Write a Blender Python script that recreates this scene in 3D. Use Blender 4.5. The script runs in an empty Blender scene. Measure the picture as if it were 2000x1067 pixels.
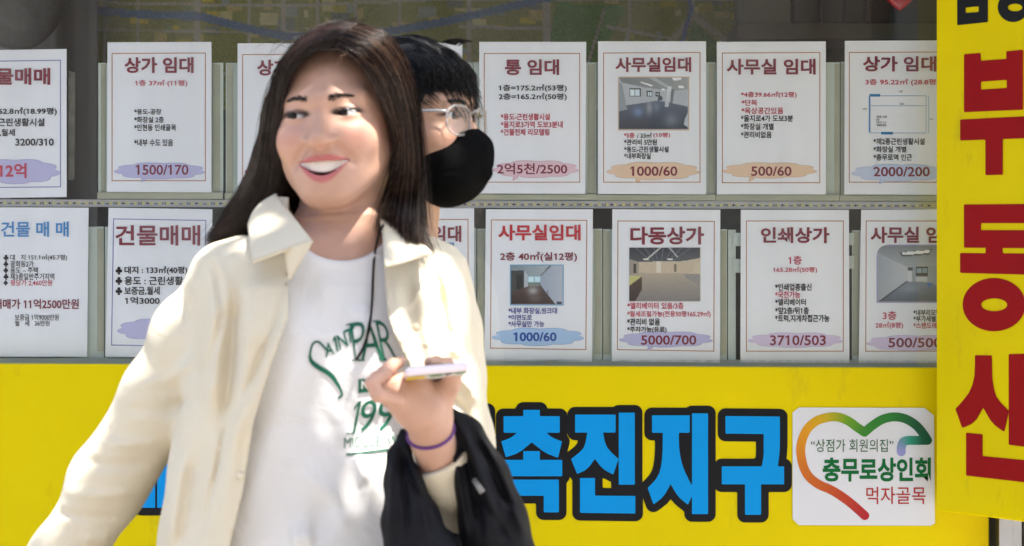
import bpy, bmesh, math, random
import numpy as np
from mathutils import Vector, Matrix
from mathutils.bvhtree import BVHTree

random.seed(7)
rng = np.random.default_rng(7)
SC = bpy.context.scene
COL = SC.collection

# ------------------------------------------------------------------ camera
F = 4500.0            # focal length in photo pixels (2000 px wide frame)
CAMY, CAMZ = -4.5, 1.33
cam_d = bpy.data.cameras.new('camera')
cam_d.sensor_width = 36.0
cam_d.lens = 36.0 * F / 2000.0
cam_d.clip_end = 500.0
cam_d.dof.use_dof = True
cam_d.dof.focus_distance = 4.5
cam_d.dof.aperture_fstop = 9.0
cam = bpy.data.objects.new('camera', cam_d)
cam.location = (0, CAMY, CAMZ)
cam.rotation_euler = (math.radians(90), 0, 0)
COL.objects.link(cam)
SC.camera = cam

# ------------------------------------------------------------------ world + sun
SUN = Vector((0.28, -0.33, 0.90)).normalized()     # towards the sun
elev = math.asin(SUN.z)
azim = math.atan2(SUN.x, SUN.y)                    # clockwise from +Y
world = bpy.data.worlds.new('World')
SC.world = world
world.use_nodes = True
wn = world.node_tree
bg = wn.nodes['Background']
sky = wn.nodes.new('ShaderNodeTexSky')
sky.sky_type = 'NISHITA'
sky.sun_disc = False
sky.sun_elevation = elev
sky.sun_rotation = azim
sky.dust_density = 3.0
sky.ozone_density = 1.0
wn.links.new(sky.outputs[0], bg.inputs[0])
bg.inputs[1].default_value = 0.15
sun_d = bpy.data.lights.new('sun', 'SUN')
sun_d.energy = 5.0
sun_d.angle = math.radians(0.53)
sun_d.color = (1.0, 0.95, 0.87)
sun = bpy.data.objects.new('sun', sun_d)
sun.rotation_euler = SUN.to_track_quat('Z', 'Y').to_euler()
sun.location = (4, -6, 12)
COL.objects.link(sun)
SC.view_settings.view_transform = 'Standard'
SC.view_settings.look = 'None'
SC.view_settings.gamma = 1.0
SC.view_settings.use_curve_mapping = False
SC.view_settings.exposure = 1.95
SC.cycles.max_bounces = 10
SC.cycles.transparent_max_bounces = 16
SC.cycles.use_denoising = True

# ------------------------------------------------------------------ helpers
def s2l(c):
    c = np.asarray(c, float) / 255.0
    return np.where(c <= 0.04045, c / 12.92, ((c + 0.055) / 1.055) ** 2.4)

def W(px, py, D):
    return ((px - 1000.0) * D / F, CAMY + D, CAMZ + (533.5 - py) * D / F)

def to_px(P):
    d = P[:, 1] - CAMY
    return 1000.0 + P[:, 0] * F / d, 533.5 - (P[:, 2] - CAMZ) * F / d

ORG = {}

def mk(name, verts, faces, mats, parent=None, origin=None, smooth=False, midx=None, cols=None):
    me = bpy.data.meshes.new(name)
    verts = np.asarray(verts, float)
    org = np.asarray(ORG[parent.name] if parent is not None else (origin if origin is not None else (0, 0, 0)), float)
    v = verts - org
    if isinstance(faces, np.ndarray):
        n = len(faces)
        me.vertices.add(len(v))
        me.vertices.foreach_set('co', v.astype(np.float32).ravel())
        k = faces.shape[1]
        me.loops.add(n * k)
        me.loops.foreach_set('vertex_index', faces.astype(np.int32).ravel())
        me.polygons.add(n)
        me.polygons.foreach_set('loop_start', np.arange(0, n * k, k, dtype=np.int32))
        me.update(calc_edges=True)
    else:
        me.from_pydata([tuple(p) for p in v], [], faces)
        me.update()
    for m in (mats if isinstance(mats, (list, tuple)) else [mats]):
        me.materials.append(m)
    if midx is not None:
        me.polygons.foreach_set('material_index', np.asarray(midx, np.int32))
    if smooth:
        me.polygons.foreach_set('use_smooth', np.ones(len(me.polygons), bool))
    if cols is not None:
        a = me.color_attributes.new('Col', 'FLOAT_COLOR', 'POINT')
        c4 = np.ones((len(v), 4), np.float32)
        c4[:, :3] = cols
        a.data.foreach_set('color', c4.ravel())
    o = bpy.data.objects.new(name, me)
    COL.objects.link(o)
    if parent is not None:
        o.parent = parent
    else:
        o.location = org
    ORG[o.name] = org
    return o

def empty(name, loc):
    o = bpy.data.objects.new(name, None)
    o.location = loc
    o.empty_display_size = 0.1
    COL.objects.link(o)
    ORG[o.name] = np.asarray(loc, float)
    return o

def tag(o, label=None, cat=None, group=None, kind=None):
    if label: o['label'] = label
    if cat: o['category'] = cat
    if group: o['group'] = group
    if kind: o['kind'] = kind
    return o

def mat(name, col, rough=0.6, spec=0.5, metal=0.0, noise=0.0, nscale=30.0, bump=0.0, bscale=200.0, **kw):
    m = bpy.data.materials.new(name)
    m.use_nodes = True
    nt = m.node_tree
    b = nt.nodes['Principled BSDF']
    b.inputs['Base Color'].default_value = (*col, 1)
    b.inputs['Roughness'].default_value = rough
    b.inputs['Specular IOR Level'].default_value = spec
    b.inputs['Metallic'].default_value = metal
    for k, v in kw.items():
        b.inputs[k].default_value = v
    tc = nt.nodes.new('ShaderNodeTexCoord')
    if noise > 0:
        n = nt.nodes.new('ShaderNodeTexNoise'); n.inputs['Scale'].default_value = nscale
        n.inputs['Detail'].default_value = 6
        nt.links.new(tc.outputs['Object'], n.inputs['Vector'])
        r = nt.nodes.new('ShaderNodeMapRange')
        r.inputs['From Min'].default_value = 0.3; r.inputs['From Max'].default_value = 0.7
        r.inputs['To Min'].default_value = 1 - noise; r.inputs['To Max'].default_value = 1 + noise
        nt.links.new(n.outputs['Fac'], r.inputs['Value'])
        mx = nt.nodes.new('ShaderNodeVectorMath'); mx.operation = 'SCALE'
        mx.inputs[0].default_value = col
        nt.links.new(r.outputs['Result'], mx.inputs['Scale'])
        nt.links.new(mx.outputs['Vector'], b.inputs['Base Color'])
    if bump > 0:
        n2 = nt.nodes.new('ShaderNodeTexNoise'); n2.inputs['Scale'].default_value = bscale
        n2.inputs['Detail'].default_value = 4
        nt.links.new(tc.outputs['Object'], n2.inputs['Vector'])
        bp = nt.nodes.new('ShaderNodeBump'); bp.inputs['Strength'].default_value = bump
        bp.inputs['Distance'].default_value = 0.002
        nt.links.new(n2.outputs['Fac'], bp.inputs['Height'])
        nt.links.new(bp.outputs['Normal'], b.inputs['Normal'])
    return m

def mat_vcol(name, rough=0.5, spec=0.4, **kw):
    m = mat(name, (1, 1, 1), rough, spec, **kw)
    nt = m.node_tree
    a = nt.nodes.new('ShaderNodeVertexColor'); a.layer_name = 'Col'
    nt.links.new(a.outputs['Color'], nt.nodes['Principled BSDF'].inputs['Base Color'])
    return m

def box(x0, x1, y0, y1, z0, z1):
    v = [(x0, y0, z0), (x1, y0, z0), (x1, y1, z0), (x0, y1, z0), (x0, y0, z1), (x1, y0, z1), (x1, y1, z1), (x0, y1, z1)]
    f = [(0, 3, 2, 1), (4, 5, 6, 7), (0, 1, 5, 4), (1, 2, 6, 5), (2, 3, 7, 6), (3, 0, 4, 7)]
    return v, f

def slab(quad_px, D0, D1):
    """closed box whose front face is the quad (TL,TR,BR,BL photo px) at depth D0 and back at D1 (same size)"""
    fr = [W(x, y, D0) for x, y in quad_px]
    bk = [(p[0], p[1] + (D1 - D0), p[2]) for p in fr]
    v = fr + bk
    f = [(0, 3, 2, 1), (4, 5, 6, 7), (0, 1, 5, 4), (1, 2, 6, 5), (2, 3, 7, 6), (3, 0, 4, 7)]
    return v, f

def rect(x0, y0, x1, y1):
    return [(x0, y0), (x1, y0), (x1, y1), (x0, y1)]

def join(parts):
    V, Fc = [], []
    for v, f in parts:
        o = len(V)
        V += [tuple(p) for p in v]
        Fc += [tuple(i + o for i in q) for q in f]
    return V, Fc

def bevel(o, w, seg=2):
    m = o.modifiers.new('bevel', 'BEVEL'); m.width = w; m.segments = seg; m.limit_method = 'ANGLE'
    return o

# ---- text: a FONT curve turned to flat polygons, fitted to a box of photo px
def text2d(body, weight=0.02):
    c = bpy.data.curves.new('txt', 'FONT')
    c.body = body; c.resolution_u = 3; c.offset = weight
    o = bpy.data.objects.new('txt', c)
    COL.objects.link(o)
    dg = bpy.context.evaluated_depsgraph_get()
    me = bpy.data.meshes.new_from_object(o.evaluated_get(dg))
    V = np.array([v.co[:2] for v in me.vertices]) if len(me.vertices) else np.zeros((0, 2))
    Fc = [tuple(p.vertices) for p in me.polygons]
    bpy.data.meshes.remove(me)
    bpy.data.objects.remove(o)
    bpy.data.curves.remove(c)
    # give the bare-bar digit 1 its small flag
    extra = []
    V = V.tolist()
    from collections import defaultdict
    adj = defaultdict(set)
    for q in Fc:
        for i in q: adj[i].update(q)
    seen = set()
    for i in list(adj):
        if i in seen: continue
        comp, st = {i}, [i]
        while st:
            k = st.pop()
            for j in adj[k]:
                if j not in comp: comp.add(j); st.append(j)
        seen |= comp
        if len(comp) == 4:
            xs = [V[k][0] for k in comp]; ys = [V[k][1] for k in comp]
            if abs(min(ys) + weight) < 0.012 and abs(max(ys) - 0.682 - weight) < 0.012 and 0.05 < max(xs) - min(xs) < 0.2:
                x0, x1, yt = min(xs), max(xs), max(ys)
                b = len(V); w = x1 - x0
                V += [[x0, yt], [x0 - 0.13, yt - 0.11], [x0 - 0.13, yt - 0.11 - w * 0.9], [x0, yt - w * 0.9]]
                extra.append((b, b + 1, b + 2, b + 3))
    Fc += extra
    return np.array(V), Fc

def text_px(body, bx, weight=0.02):
    V, Fc = text2d(body, weight)
    x0, y0, x1, y1 = bx
    mn, mx = V.min(0), V.max(0)
    P = np.empty_like(V)
    P[:, 0] = x0 + (V[:, 0] - mn[0]) / (mx[0] - mn[0]) * (x1 - x0)
    P[:, 1] = y1 - (V[:, 1] - mn[1]) / (mx[1] - mn[1]) * (y1 - y0)
    return P, Fc

def join2(parts):
    V, Fc = [], []
    for v, f in parts:
        o = len(V)
        V += [tuple(p) for p in v]
        Fc += [tuple(i + o for i in q) for q in f]
    return np.array(V), Fc

def flat(name, parts2d, D, m, parent, cols=None):
    V, Fc = join2(parts2d)
    return mk(name, [W(x, y, D) for x, y in V], Fc, m, parent, cols=cols)

# ---- 2D signed-distance shapes to polygons (outlined letters, ribbons)
def seg_d(X, Y, pts, closed):
    d = np.full(X.shape, 1e9); n = len(pts); T = np.zeros(X.shape)
    acc = 0.0
    for i in range(n if closed else n - 1):
        ax, ay = pts[i]; bx, by = pts[(i + 1) % n]
        ux, uy = bx - ax, by - ay
        L2 = ux * ux + uy * uy + 1e-12
        t = np.clip(((X - ax) * ux + (Y - ay) * uy) / L2, 0, 1)
        q = np.hypot(X - ax - t * ux, Y - ay - t * uy)
        m = q < d
        d = np.where(m, q, d); T = np.where(m, acc + t * math.sqrt(L2), T)
        acc += math.sqrt(L2)
    return d, T / max(acc, 1e-9)

def inside(X, Y, pts):
    r = np.zeros(X.shape, bool); n = len(pts)
    for i in range(n):
        ax, ay = pts[i]; bx, by = pts[(i + 1) % n]
        c = (ay > Y) != (by > Y)
        r ^= c & (X < (bx - ax) * (Y - ay) / (by - ay + 1e-12) + ax)
    return r

def poly_sd(X, Y, pts):
    d, _ = seg_d(X, Y, pts, True)
    return np.where(inside(X, Y, pts), -d, d)

def raster(sd, x0, y0, x1, y1, cell):
    nx, ny = int((x1 - x0) / cell) + 1, int((y1 - y0) / cell) + 1
    gx = x0 + np.arange(nx + 1) * cell; gy = y0 + np.arange(ny + 1) * cell
    X, Y = np.meshgrid(gx, gy)
    S = sd(X, Y)
    V, Fc, idx = [], [], {}
    def vid(k, p):
        if k not in idx:
            idx[k] = len(V); V.append(p)
        return idx[k]
    def gv(i, j): return vid((i, j), (gx[i], gy[j]))
    for j in range(ny):
        for i in range(nx):
            c = [(i, j), (i + 1, j), (i + 1, j + 1), (i, j + 1)]
            s = [S[b, a] for a, b in c]
            if all(v >= 0 for v in s): continue
            if all(v < 0 for v in s):
                Fc.append(tuple(gv(*q) for q in c)); continue
            poly = []
            for k in range(4):
                a, b = c[k], c[(k + 1) % 4]; sa, sb = s[k], s[(k + 1) % 4]
                if sa < 0: poly.append(gv(*a))
                if (sa < 0) != (sb < 0):
                    t = sa / (sa - sb)
                    poly.append(vid(tuple(sorted((a, b))), (gx[a[0]] + t * (gx[b[0]] - gx[a[0]]), gy[a[1]] + t * (gy[b[1]] - gy[a[1]]))))
            if len(poly) >= 3: Fc.append(tuple(poly))
    return np.array(V), Fc

# ---- a printed picture: colour grid carried by vertices (flat print)
class Img:
    def __init__(s, w, h, rc, base):
        s.w, s.h, s.rc = w, h, rc
        x0, y0, x1, y1 = rc
        s.X, s.Y = np.meshgrid(np.linspace(x0, x1, w), np.linspace(y0, y1, h))
        s.A = np.ones((h, w, 3)) * np.array(base, float)
    def poly(s, pts, c, c2=None, d=(0, 1)):
        m = inside(s.X, s.Y, pts)
        if c2 is None:
            s.A[m] = c
        else:
            t = s.X * d[0] + s.Y * d[1]
            lo, hi = t[m].min() if m.any() else 0, t[m].max() if m.any() else 1
            t = ((t - lo) / (hi - lo + 1e-9))[..., None]
            s.A = np.where(m[..., None], np.array(c, float) * (1 - t) + np.array(c2, float) * t, s.A)
        return s
    def rc_(s, x0, y0, x1, y1, c, c2=None, d=(0, 1)):
        return s.poly(rect(x0, y0, x1, y1), c, c2, d)
    def line(s, pts, w, c):
        dd, _ = seg_d(s.X, s.Y, pts, False)
        s.A[dd < w] = c
        return s
    def spot(s, x, y, rx, ry, c, a):
        t = a * np.exp(-(((s.X - x) / rx) ** 2 + ((s.Y - y) / ry) ** 2))[..., None]
        s.A = s.A * (1 - t) + np.array(c, float) * t
        return s
    def noise(s, a):
        s.A = s.A + rng.normal(0, a, s.A.shape[:2])[..., None]
        return s
    def mesh(s, name, bx, D, m, parent):
        x0, y0, x1, y1 = bx
        xs = np.linspace(x0, x1, s.w); ys = np.linspace(y0, y1, s.h)
        V = [W(x, y, D) for y in ys for x in xs]
        i = np.arange((s.h - 1) * (s.w - 1)); r = i // (s.w - 1); c = i % (s.w - 1)
        a = r * s.w + c
        Fc = np.stack([a, a + s.w, a + s.w + 1, a + 1], 1)
        return mk(name, V, Fc, m, parent, cols=s2l(np.clip(s.A * 1.08 + 6, 0, 255)).reshape(-1, 3))

# ---- signed distance solids and a sparse surface-nets mesher
def surf(f, lo, hi, h, blk=8, slack=1.5):
    lo = np.asarray(lo, float); hi = np.asarray(hi, float)
    nb = np.ceil((hi - lo) / (h * blk)).astype(int)
    I = np.stack(np.meshgrid(*[np.arange(n) for n in nb], indexing='ij'), -1).reshape(-1, 3)
    C = lo + (I + 0.5) * h * blk
    d = f(C)
    I = I[np.abs(d) < slack * blk * h * 0.87]
    g = np.arange(blk + 1)
    L = np.stack(np.meshgrid(g, g, g, indexing='ij'), -1)
    NX, NY, NZ = nb * blk + 2
    cv, ck, ed = [], [], []
    corners = [(a, b, c) for a in (0, 1) for b in (0, 1) for c in (0, 1)]
    edges = [(p, q) for p in corners for q in corners if sum(abs(x - y) for x, y in zip(p, q)) == 1 and p < q]
    for s in range(0, len(I), 300):
        J = I[s:s + 300]
        G = J[:, None, None, None, :] * blk + L
        S = f((lo + G.reshape(-1, 3) * h)).reshape(G.shape[:-1])
        sub = {c: S[:, c[0]:c[0] + blk, c[1]:c[1] + blk, c[2]:c[2] + blk] for c in corners}
        cnt = sum((sub[c] < 0).astype(int) for c in corners)
        act = (cnt > 0) & (cnt < 8)
        if act.any():
            g0 = G[:, :blk, :blk, :blk][act]
            acc = np.zeros((len(g0), 3)); n = np.zeros(len(g0))
            vals = {c: sub[c][act] for c in corners}
            for p, q in edges:
                a, b = vals[p], vals[q]
                m = (a < 0) != (b < 0)
                t = np.where(m, a / (a - b + 1e-30), 0)
                pos = np.array(p) + t[:, None] * (np.array(q) - np.array(p))
                acc += pos * m[:, None]; n += m
            cv.append(lo + (g0 + acc / n[:, None]) * h)
            ck.append((g0[:, 0].astype(np.int64) * NY + g0[:, 1]) * NZ + g0[:, 2])
        s0 = sub[(0, 0, 0)]
        for ax, c in enumerate(((1, 0, 0), (0, 1, 0), (0, 0, 1))):
            m = (s0 < 0) != (sub[c] < 0)
            if m.any():
                gg = G[:, :blk, :blk, :blk][m]
                ed.append(np.column_stack([gg, np.full(len(gg), ax), (s0[m] < 0)]))
    V = np.concatenate(cv); K = np.concatenate(ck); E = np.concatenate(ed).astype(np.int64)
    o = np.argsort(K); K = K[o]; V = V[o]
    faces = []
    for ax in range(3):
        e = E[E[:, 3] == ax]
        u, w = (ax + 1) % 3, (ax + 2) % 3
        quad = []
        for du, dw in ((-1, -1), (0, -1), (0, 0), (-1, 0)):
            c = e[:, :3].copy(); c[:, u] += du; c[:, w] += dw
            key = (c[:, 0] * NY + c[:, 1]) * NZ + c[:, 2]
            i = np.clip(np.searchsorted(K, key), 0, len(K) - 1)
            quad.append(np.where(K[i] == key, i, -1))
        q = np.stack(quad, 1)
        q[e[:, 4] == 0] = q[e[:, 4] == 0][:, ::-1]
        faces.append(q[(q >= 0).all(1)])
    return V, np.concatenate(faces)

def ln(P): return np.sqrt((P * P).sum(1))
def rcone(P, a, b, ra, rb):
    a = np.asarray(a, float); b = np.asarray(b, float)
    ab = b - a; t = np.clip((P - a) @ ab / (ab @ ab + 1e-12), 0, 1)
    return ln(P - a - t[:, None] * ab) - (ra + (rb - ra) * t)
def chain(P, pts, k=0.012):
    d = None
    for (a, ra), (b, rb) in zip(pts[:-1], pts[1:]):
        q = rcone(P, a, b, ra, rb)
        d = q if d is None else smin(d, q, k)
    return d
def ell(P, c, r, R=None):
    p = P - np.asarray(c, float)
    if R is not None: p = p @ R
    r = np.asarray(r, float)
    k0 = ln(p / r); k1 = ln(p / (r * r)) + 1e-9
    return k0 * (k0 - 1) / k1
def smin(a, b, k):
    h = np.maximum(k - np.abs(a - b), 0) / k
    return np.minimum(a, b) - h * h * k * 0.25
def smax(a, b, k): return -smin(-a, -b, k)

def loft(P, rows, yaw=0.0, n=2.3):
    """rows: (z, cx, cy, a, b) bottom to top; superelliptic sections turned by yaw"""
    r = np.array(sorted(rows)); z = P[:, 2]
    cx, cy, a, b = [np.interp(z, r[:, 0], r[:, i]) for i in (1, 2, 3, 4)]
    x = P[:, 0] - cx; y = P[:, 1] - cy
    c, s = math.cos(yaw), math.sin(yaw)
    u = x * c + y * s; v = -x * s + y * c
    q = (np.abs(u / a) ** n + np.abs(v / b) ** n + 1e-12) ** (1 / n)
    d = (q - 1) * np.minimum(a, b) * 0.9
    return np.maximum(np.maximum(d, z - r[-1, 0]), r[0, 0] - z)

def Rx(a): c, s = math.cos(a), math.sin(a); return np.array([[1, 0, 0], [0, c, -s], [0, s, c]])
def Ry(a): c, s = math.cos(a), math.sin(a); return np.array([[c, 0, s], [0, 1, 0], [-s, 0, c]])
def Rz(a): c, s = math.cos(a), math.sin(a); return np.array([[c, -s, 0], [s, c, 0], [0, 0, 1]])

def tube(pts, r, sides=6, r2=None):
    pts = np.asarray(pts, float); n = len(pts)
    T = np.gradient(pts, axis=0); T /= np.linalg.norm(T, axis=1)[:, None] + 1e-12
    ref = np.array([0.3, 0.2, 0.93]) if abs(T[0, 2]) < 0.8 else np.array([0.9, 0.3, 0.1])
    A = np.cross(T, ref); A /= np.linalg.norm(A, axis=1)[:, None] + 1e-12
    B = np.cross(T, A)
    rr = np.linspace(r, r if r2 is None else r2, n)
    th = np.arange(sides) * 2 * math.pi / sides
    V = (pts[:, None] + rr[:, None, None] * (np.cos(th)[None, :, None] * A[:, None] + np.sin(th)[None, :, None] * B[:, None])).reshape(-1, 3)
    Fc = []
    for i in range(n - 1):
        for j in range(sides):
            k = (j + 1) % sides
            Fc.append((i * sides + j, i * sides + k, (i + 1) * sides + k, (i + 1) * sides + j))
    Fc.append(tuple(range(sides))[::-1]); Fc.append(tuple((n - 1) * sides + j for j in range(sides)))
    return V, Fc

def spline(pts, n):
    p = np.asarray(pts, float); m = len(p)
    t = np.linspace(0, m - 1, n); i = np.minimum(t.astype(int), m - 2); f = (t - i)[:, None]
    q = lambda k: p[np.clip(k, 0, m - 1)]
    a, b, c, d = q(i - 1), q(i), q(i + 1), q(i + 2)
    return 0.5 * (2 * b + (c - a) * f + (2 * a - 5 * b + 4 * c - d) * f ** 2 + (3 * b - a - 3 * c + d) * f ** 3)

def strands(paths, r0, r1):
    """many hair strands: three-sided tapering tubes in one mesh; paths (N,M,3)"""
    P = np.asarray(paths); N, M, _ = P.shape
    T = np.gradient(P, axis=1); T /= np.linalg.norm(T, axis=2)[..., None] + 1e-12
    A = np.cross(T, np.array([0.31, 0.21, 0.93])); A /= np.linalg.norm(A, axis=2)[..., None] + 1e-12
    B = np.cross(T, A)
    rr = np.interp(np.linspace(0, 1, M), [0, 0.5, 1], [r0, r0, r1])[None, :, None, None]
    th = np.arange(3) * 2 * math.pi / 3
    V = P[:, :, None] + rr * (np.cos(th)[None, None, :, None] * A[:, :, None] + np.sin(th)[None, None, :, None] * B[:, :, None])
    V = V.reshape(-1, 3)
    i = np.arange(N)[:, None, None]; m = np.arange(M - 1)[None, :, None]; j = np.arange(3)[None, None, :]
    k = (j + 1) % 3
    b = (i * M + m) * 3; t = b + 3
    Fc = np.stack(np.broadcast_arrays(b + j, b + k, t + k, t + j), -1).reshape(-1, 4)
    return V, Fc

# ------------------------------------------------------------------ materials
L = lambda *c: tuple(s2l(c))
M_paper = mat('paper', (0.91, 0.935, 0.965), 0.55, 0.2, noise=0.02, nscale=6, bump=0.05, bscale=40)
M_yellow = mat('yellow_sign_sheet', (0.80, 0.63, 0.0), 0.42, 0.10, noise=0.05, nscale=2.5, bump=0.03, bscale=8)
M_yellow2 = mat('yellow_projecting_sheet', (0.90, 0.70, 0.0), 0.42, 0.10, noise=0.07, nscale=3.5, bump=0.03, bscale=9)
def add_dirt(m, scale, lo, col, amt):
    nt = m.node_tree; b = nt.nodes['Principled BSDF']
    tc = nt.nodes.new('ShaderNodeTexCoord'); mp_ = nt.nodes.new('ShaderNodeMapping'); mp_.inputs['Scale'].default_value = (1, 1, 0.35)
    n = nt.nodes.new('ShaderNodeTexNoise'); n.inputs['Scale'].default_value = scale; n.inputs['Detail'].default_value = 8; n.inputs['Roughness'].default_value = 0.7
    r = nt.nodes.new('ShaderNodeMapRange'); r.inputs['From Min'].default_value = lo; r.inputs['From Max'].default_value = lo + 0.12; r.inputs['To Max'].default_value = amt
    mx = nt.nodes.new('ShaderNodeMix'); mx.data_type = 'RGBA'; mx.inputs['B'].default_value = (*col, 1)
    nt.links.new(tc.outputs['Object'], mp_.inputs['Vector']); nt.links.new(mp_.outputs['Vector'], n.inputs['Vector'])
    nt.links.new(n.outputs['Fac'], r.inputs['Value']); nt.links.new(r.outputs['Result'], mx.inputs['Factor'])
    nt.links.new(b.inputs['Base Color'].links[0].from_socket, mx.inputs['A']); nt.links.new(mx.outputs['Result'], b.inputs['Base Color'])
add_dirt(M_yellow, 9, 0.585, (0.36, 0.28, 0.04), 0.30)
add_dirt(M_yellow2, 11, 0.575, (0.34, 0.26, 0.04), 0.35)
M_black = mat('black_vinyl', (0.008, 0.008, 0.010), 0.35, 0.2)
M_blue = mat('blue_vinyl', (0.004, 0.32, 0.78), 0.4, 0.10, noise=0.03, nscale=5)
M_redv = mat('red_vinyl', (0.36, 0.004, 0.008), 0.42, 0.12, noise=0.06, nscale=6)
M_sticker = mat('white_sticker', (0.74, 0.75, 0.78), 0.35, 0.4, noise=0.02, nscale=9)
M_acryl = mat('pale_green_acrylic', (0.60, 0.68, 0.60), 0.25, 0.4, noise=0.06, nscale=5)
M_tape = mat('yellowed_tape', (0.44, 0.45, 0.33), 0.4, 0.35, noise=0.09, nscale=14)
M_rail = mat('grey_green_rail', (0.40, 0.45, 0.39), 0.45, 0.4, noise=0.08, nscale=10)
M_alu = mat('aluminium', (0.62, 0.64, 0.63), 0.35, 0.5, metal=0.6, noise=0.06, nscale=25)
M_steel = mat('brushed_steel', (0.45, 0.46, 0.48), 0.28, 0.5, metal=1.0, noise=0.15, nscale=8)
M_dark = mat('dark_gap', (0.02, 0.02, 0.02), 0.6)
M_chip = mat('led_phosphor', (0.80, 0.72, 0.25), 0.4)
M_ink = mat('black_ink', (0.018, 0.018, 0.022), 0.6, 0.2)
M_print = mat_vcol('printed_picture', 0.4, 0.35)
M_mapp = mat_vcol('printed_map', 0.45, 0.3)

def ink(name, *c):
    return mat(name, L(*c), 0.55, 0.25)
I_dred = ink('dark_red_ink', 136, 52, 68)
I_red = ink('red_ink', 200, 68, 90)
I_lred = ink('bright_red_ink', 200, 55, 65)
I_blue = ink('blue_ink', 20, 80, 165)
I_navy = ink('violet_blue_ink', 60, 60, 150)
I_sky = ink('sky_blue_ink', 70, 145, 205)
I_or = ink('orange_rule_ink', 192, 138, 98)
I_pu = ink('lilac_rule_ink', 135, 132, 190)
I_green = ink('green_ink', 0, 105, 50)
I_dkgreen = ink('dark_green_ink', 40, 95, 40)
I_brick = ink('brick_red_ink', 180, 50, 45)
C_lilac = (ink('lilac_cloud', 198, 196, 232), ink('lilac_cloud_line', 165, 162, 210))
C_pink = (ink('pink_cloud', 238, 205, 215), ink('pink_cloud_line', 205, 160, 178))
C_or = (ink('peach_cloud', 240, 210, 180), ink('peach_cloud_line', 215, 175, 140))
C_ice = (ink('pale_blue_cloud', 205, 218, 242), ink('pale_blue_cloud_line', 165, 180, 215))
C_blue = (ink('blue_cloud', 176, 208, 242), ink('blue_cloud_line', 120, 150, 215))
C_vio = (ink('violet_cloud', 222, 208, 235), ink('violet_cloud_line', 200, 182, 218))
C_rose = (ink('rose_cloud', 205, 75, 100), ink('rose_cloud_line', 170, 50, 75))

def mat_glass(haze):
    m = bpy.data.materials.new('clear_glass'); m.use_nodes = True
    nt = m.node_tree; nt.nodes.clear()
    out = nt.nodes.new('ShaderNodeOutputMaterial')
    tr = nt.nodes.new('ShaderNodeBsdfTransparent'); tr.inputs[0].default_value = (0.995, 1.0, 0.998, 1)
    gl = nt.nodes.new('ShaderNodeBsdfGlossy'); gl.inputs['Roughness'].default_value = 0.0
    fr = nt.nodes.new('ShaderNodeFresnel')
    ge = nt.nodes.new('ShaderNodeNewGeometry')
    mr = nt.nodes.new('ShaderNodeMapRange')   # same air-to-glass reflectance on both faces of the thin pane
    mr.inputs['To Min'].default_value = 1.5; mr.inputs['To Max'].default_value = 1 / 1.5
    nt.links.new(ge.outputs['Backfacing'], mr.inputs['Value']); nt.links.new(mr.outputs['Result'], fr.inputs['IOR'])
    mx = nt.nodes.new('ShaderNodeMixShader')
    nt.links.new(fr.outputs[0], mx.inputs[0]); nt.links.new(tr.outputs[0], mx.inputs[1]); nt.links.new(gl.outputs[0], mx.inputs[2])
    # dusty-looking film paints the greyish reflection haze on the pane, in vertical streaks
    df = nt.nodes.new('ShaderNodeBsdfDiffuse'); df.inputs[0].default_value = (0.62, 0.62, 0.60, 1)
    tc = nt.nodes.new('ShaderNodeTexCoord'); mp_ = nt.nodes.new('ShaderNodeMapping'); mp_.inputs['Scale'].default_value = (4.0, 1.0, 0.5)
    no = nt.nodes.new('ShaderNodeTexNoise'); no.inputs['Scale'].default_value = 2.2; no.inputs['Detail'].default_value = 6
    rr = nt.nodes.new('ShaderNodeMapRange'); rr.inputs['From Min'].default_value = 0.35; rr.inputs['From Max'].default_value = 0.7
    rr.inputs['To Min'].default_value = 0.012; rr.inputs['To Max'].default_value = haze
    m2 = nt.nodes.new('ShaderNodeMixShader')
    nt.links.new(tc.outputs['Object'], mp_.inputs['Vector']); nt.links.new(mp_.outputs['Vector'], no.inputs['Vector'])
    nt.links.new(no.outputs['Fac'], rr.inputs['Value']); nt.links.new(rr.outputs['Result'], m2.inputs[0])
    nt.links.new(mx.outputs[0], m2.inputs[1]); nt.links.new(df.outputs[0], m2.inputs[2])
    nt.links.new(m2.outputs[0], out.inputs[0])
    return m
M_glass = mat_glass(0.055)
M_lens = mat_glass(0.012)

# ------------------------------------------------------------------ street
M_pave = bpy.data.materials.new('paving'); M_pave.use_nodes = True
_nt = M_pave.node_tree
_b = _nt.nodes['Principled BSDF']; _b.inputs['Roughness'].default_value = 0.8
_br = _nt.nodes.new('ShaderNodeTexBrick'); _br.inputs['Scale'].default_value = 4
_br.inputs['Color1'].default_value = (0.33, 0.31, 0.28, 1); _br.inputs['Color2'].default_value = (0.27, 0.26, 0.25, 1)
_br.inputs['Mortar'].default_value = (0.14, 0.13, 0.12, 1)
_tc = _nt.nodes.new('ShaderNodeTexCoord'); _nt.links.new(_tc.outputs['Object'], _br.inputs['Vector'])
_nt.links.new(_br.outputs['Color'], _b.inputs['Base Color'])
M_asph = mat('asphalt', (0.055, 0.055, 0.058), 0.85, 0.3, noise=0.2, nscale=60, bump=0.3, bscale=150)
M_kerb = mat('kerb_granite', (0.33, 0.33, 0.32), 0.8, 0.3, noise=0.15, nscale=60)
M_line = mat('road_paint', (0.75, 0.75, 0.72), 0.6, 0.3, noise=0.1, nscale=30)
M_render = mat('grey_render', (0.30, 0.30, 0.29), 0.85, 0.2, noise=0.12, nscale=4)
M_brickf = mat('brown_brick_facade', (0.19, 0.11, 0.075), 0.85, 0.2, noise=0.15, nscale=12)
M_conc = mat('concrete_facade', (0.24, 0.24, 0.23), 0.85, 0.2, noise=0.12, nscale=3)
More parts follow.
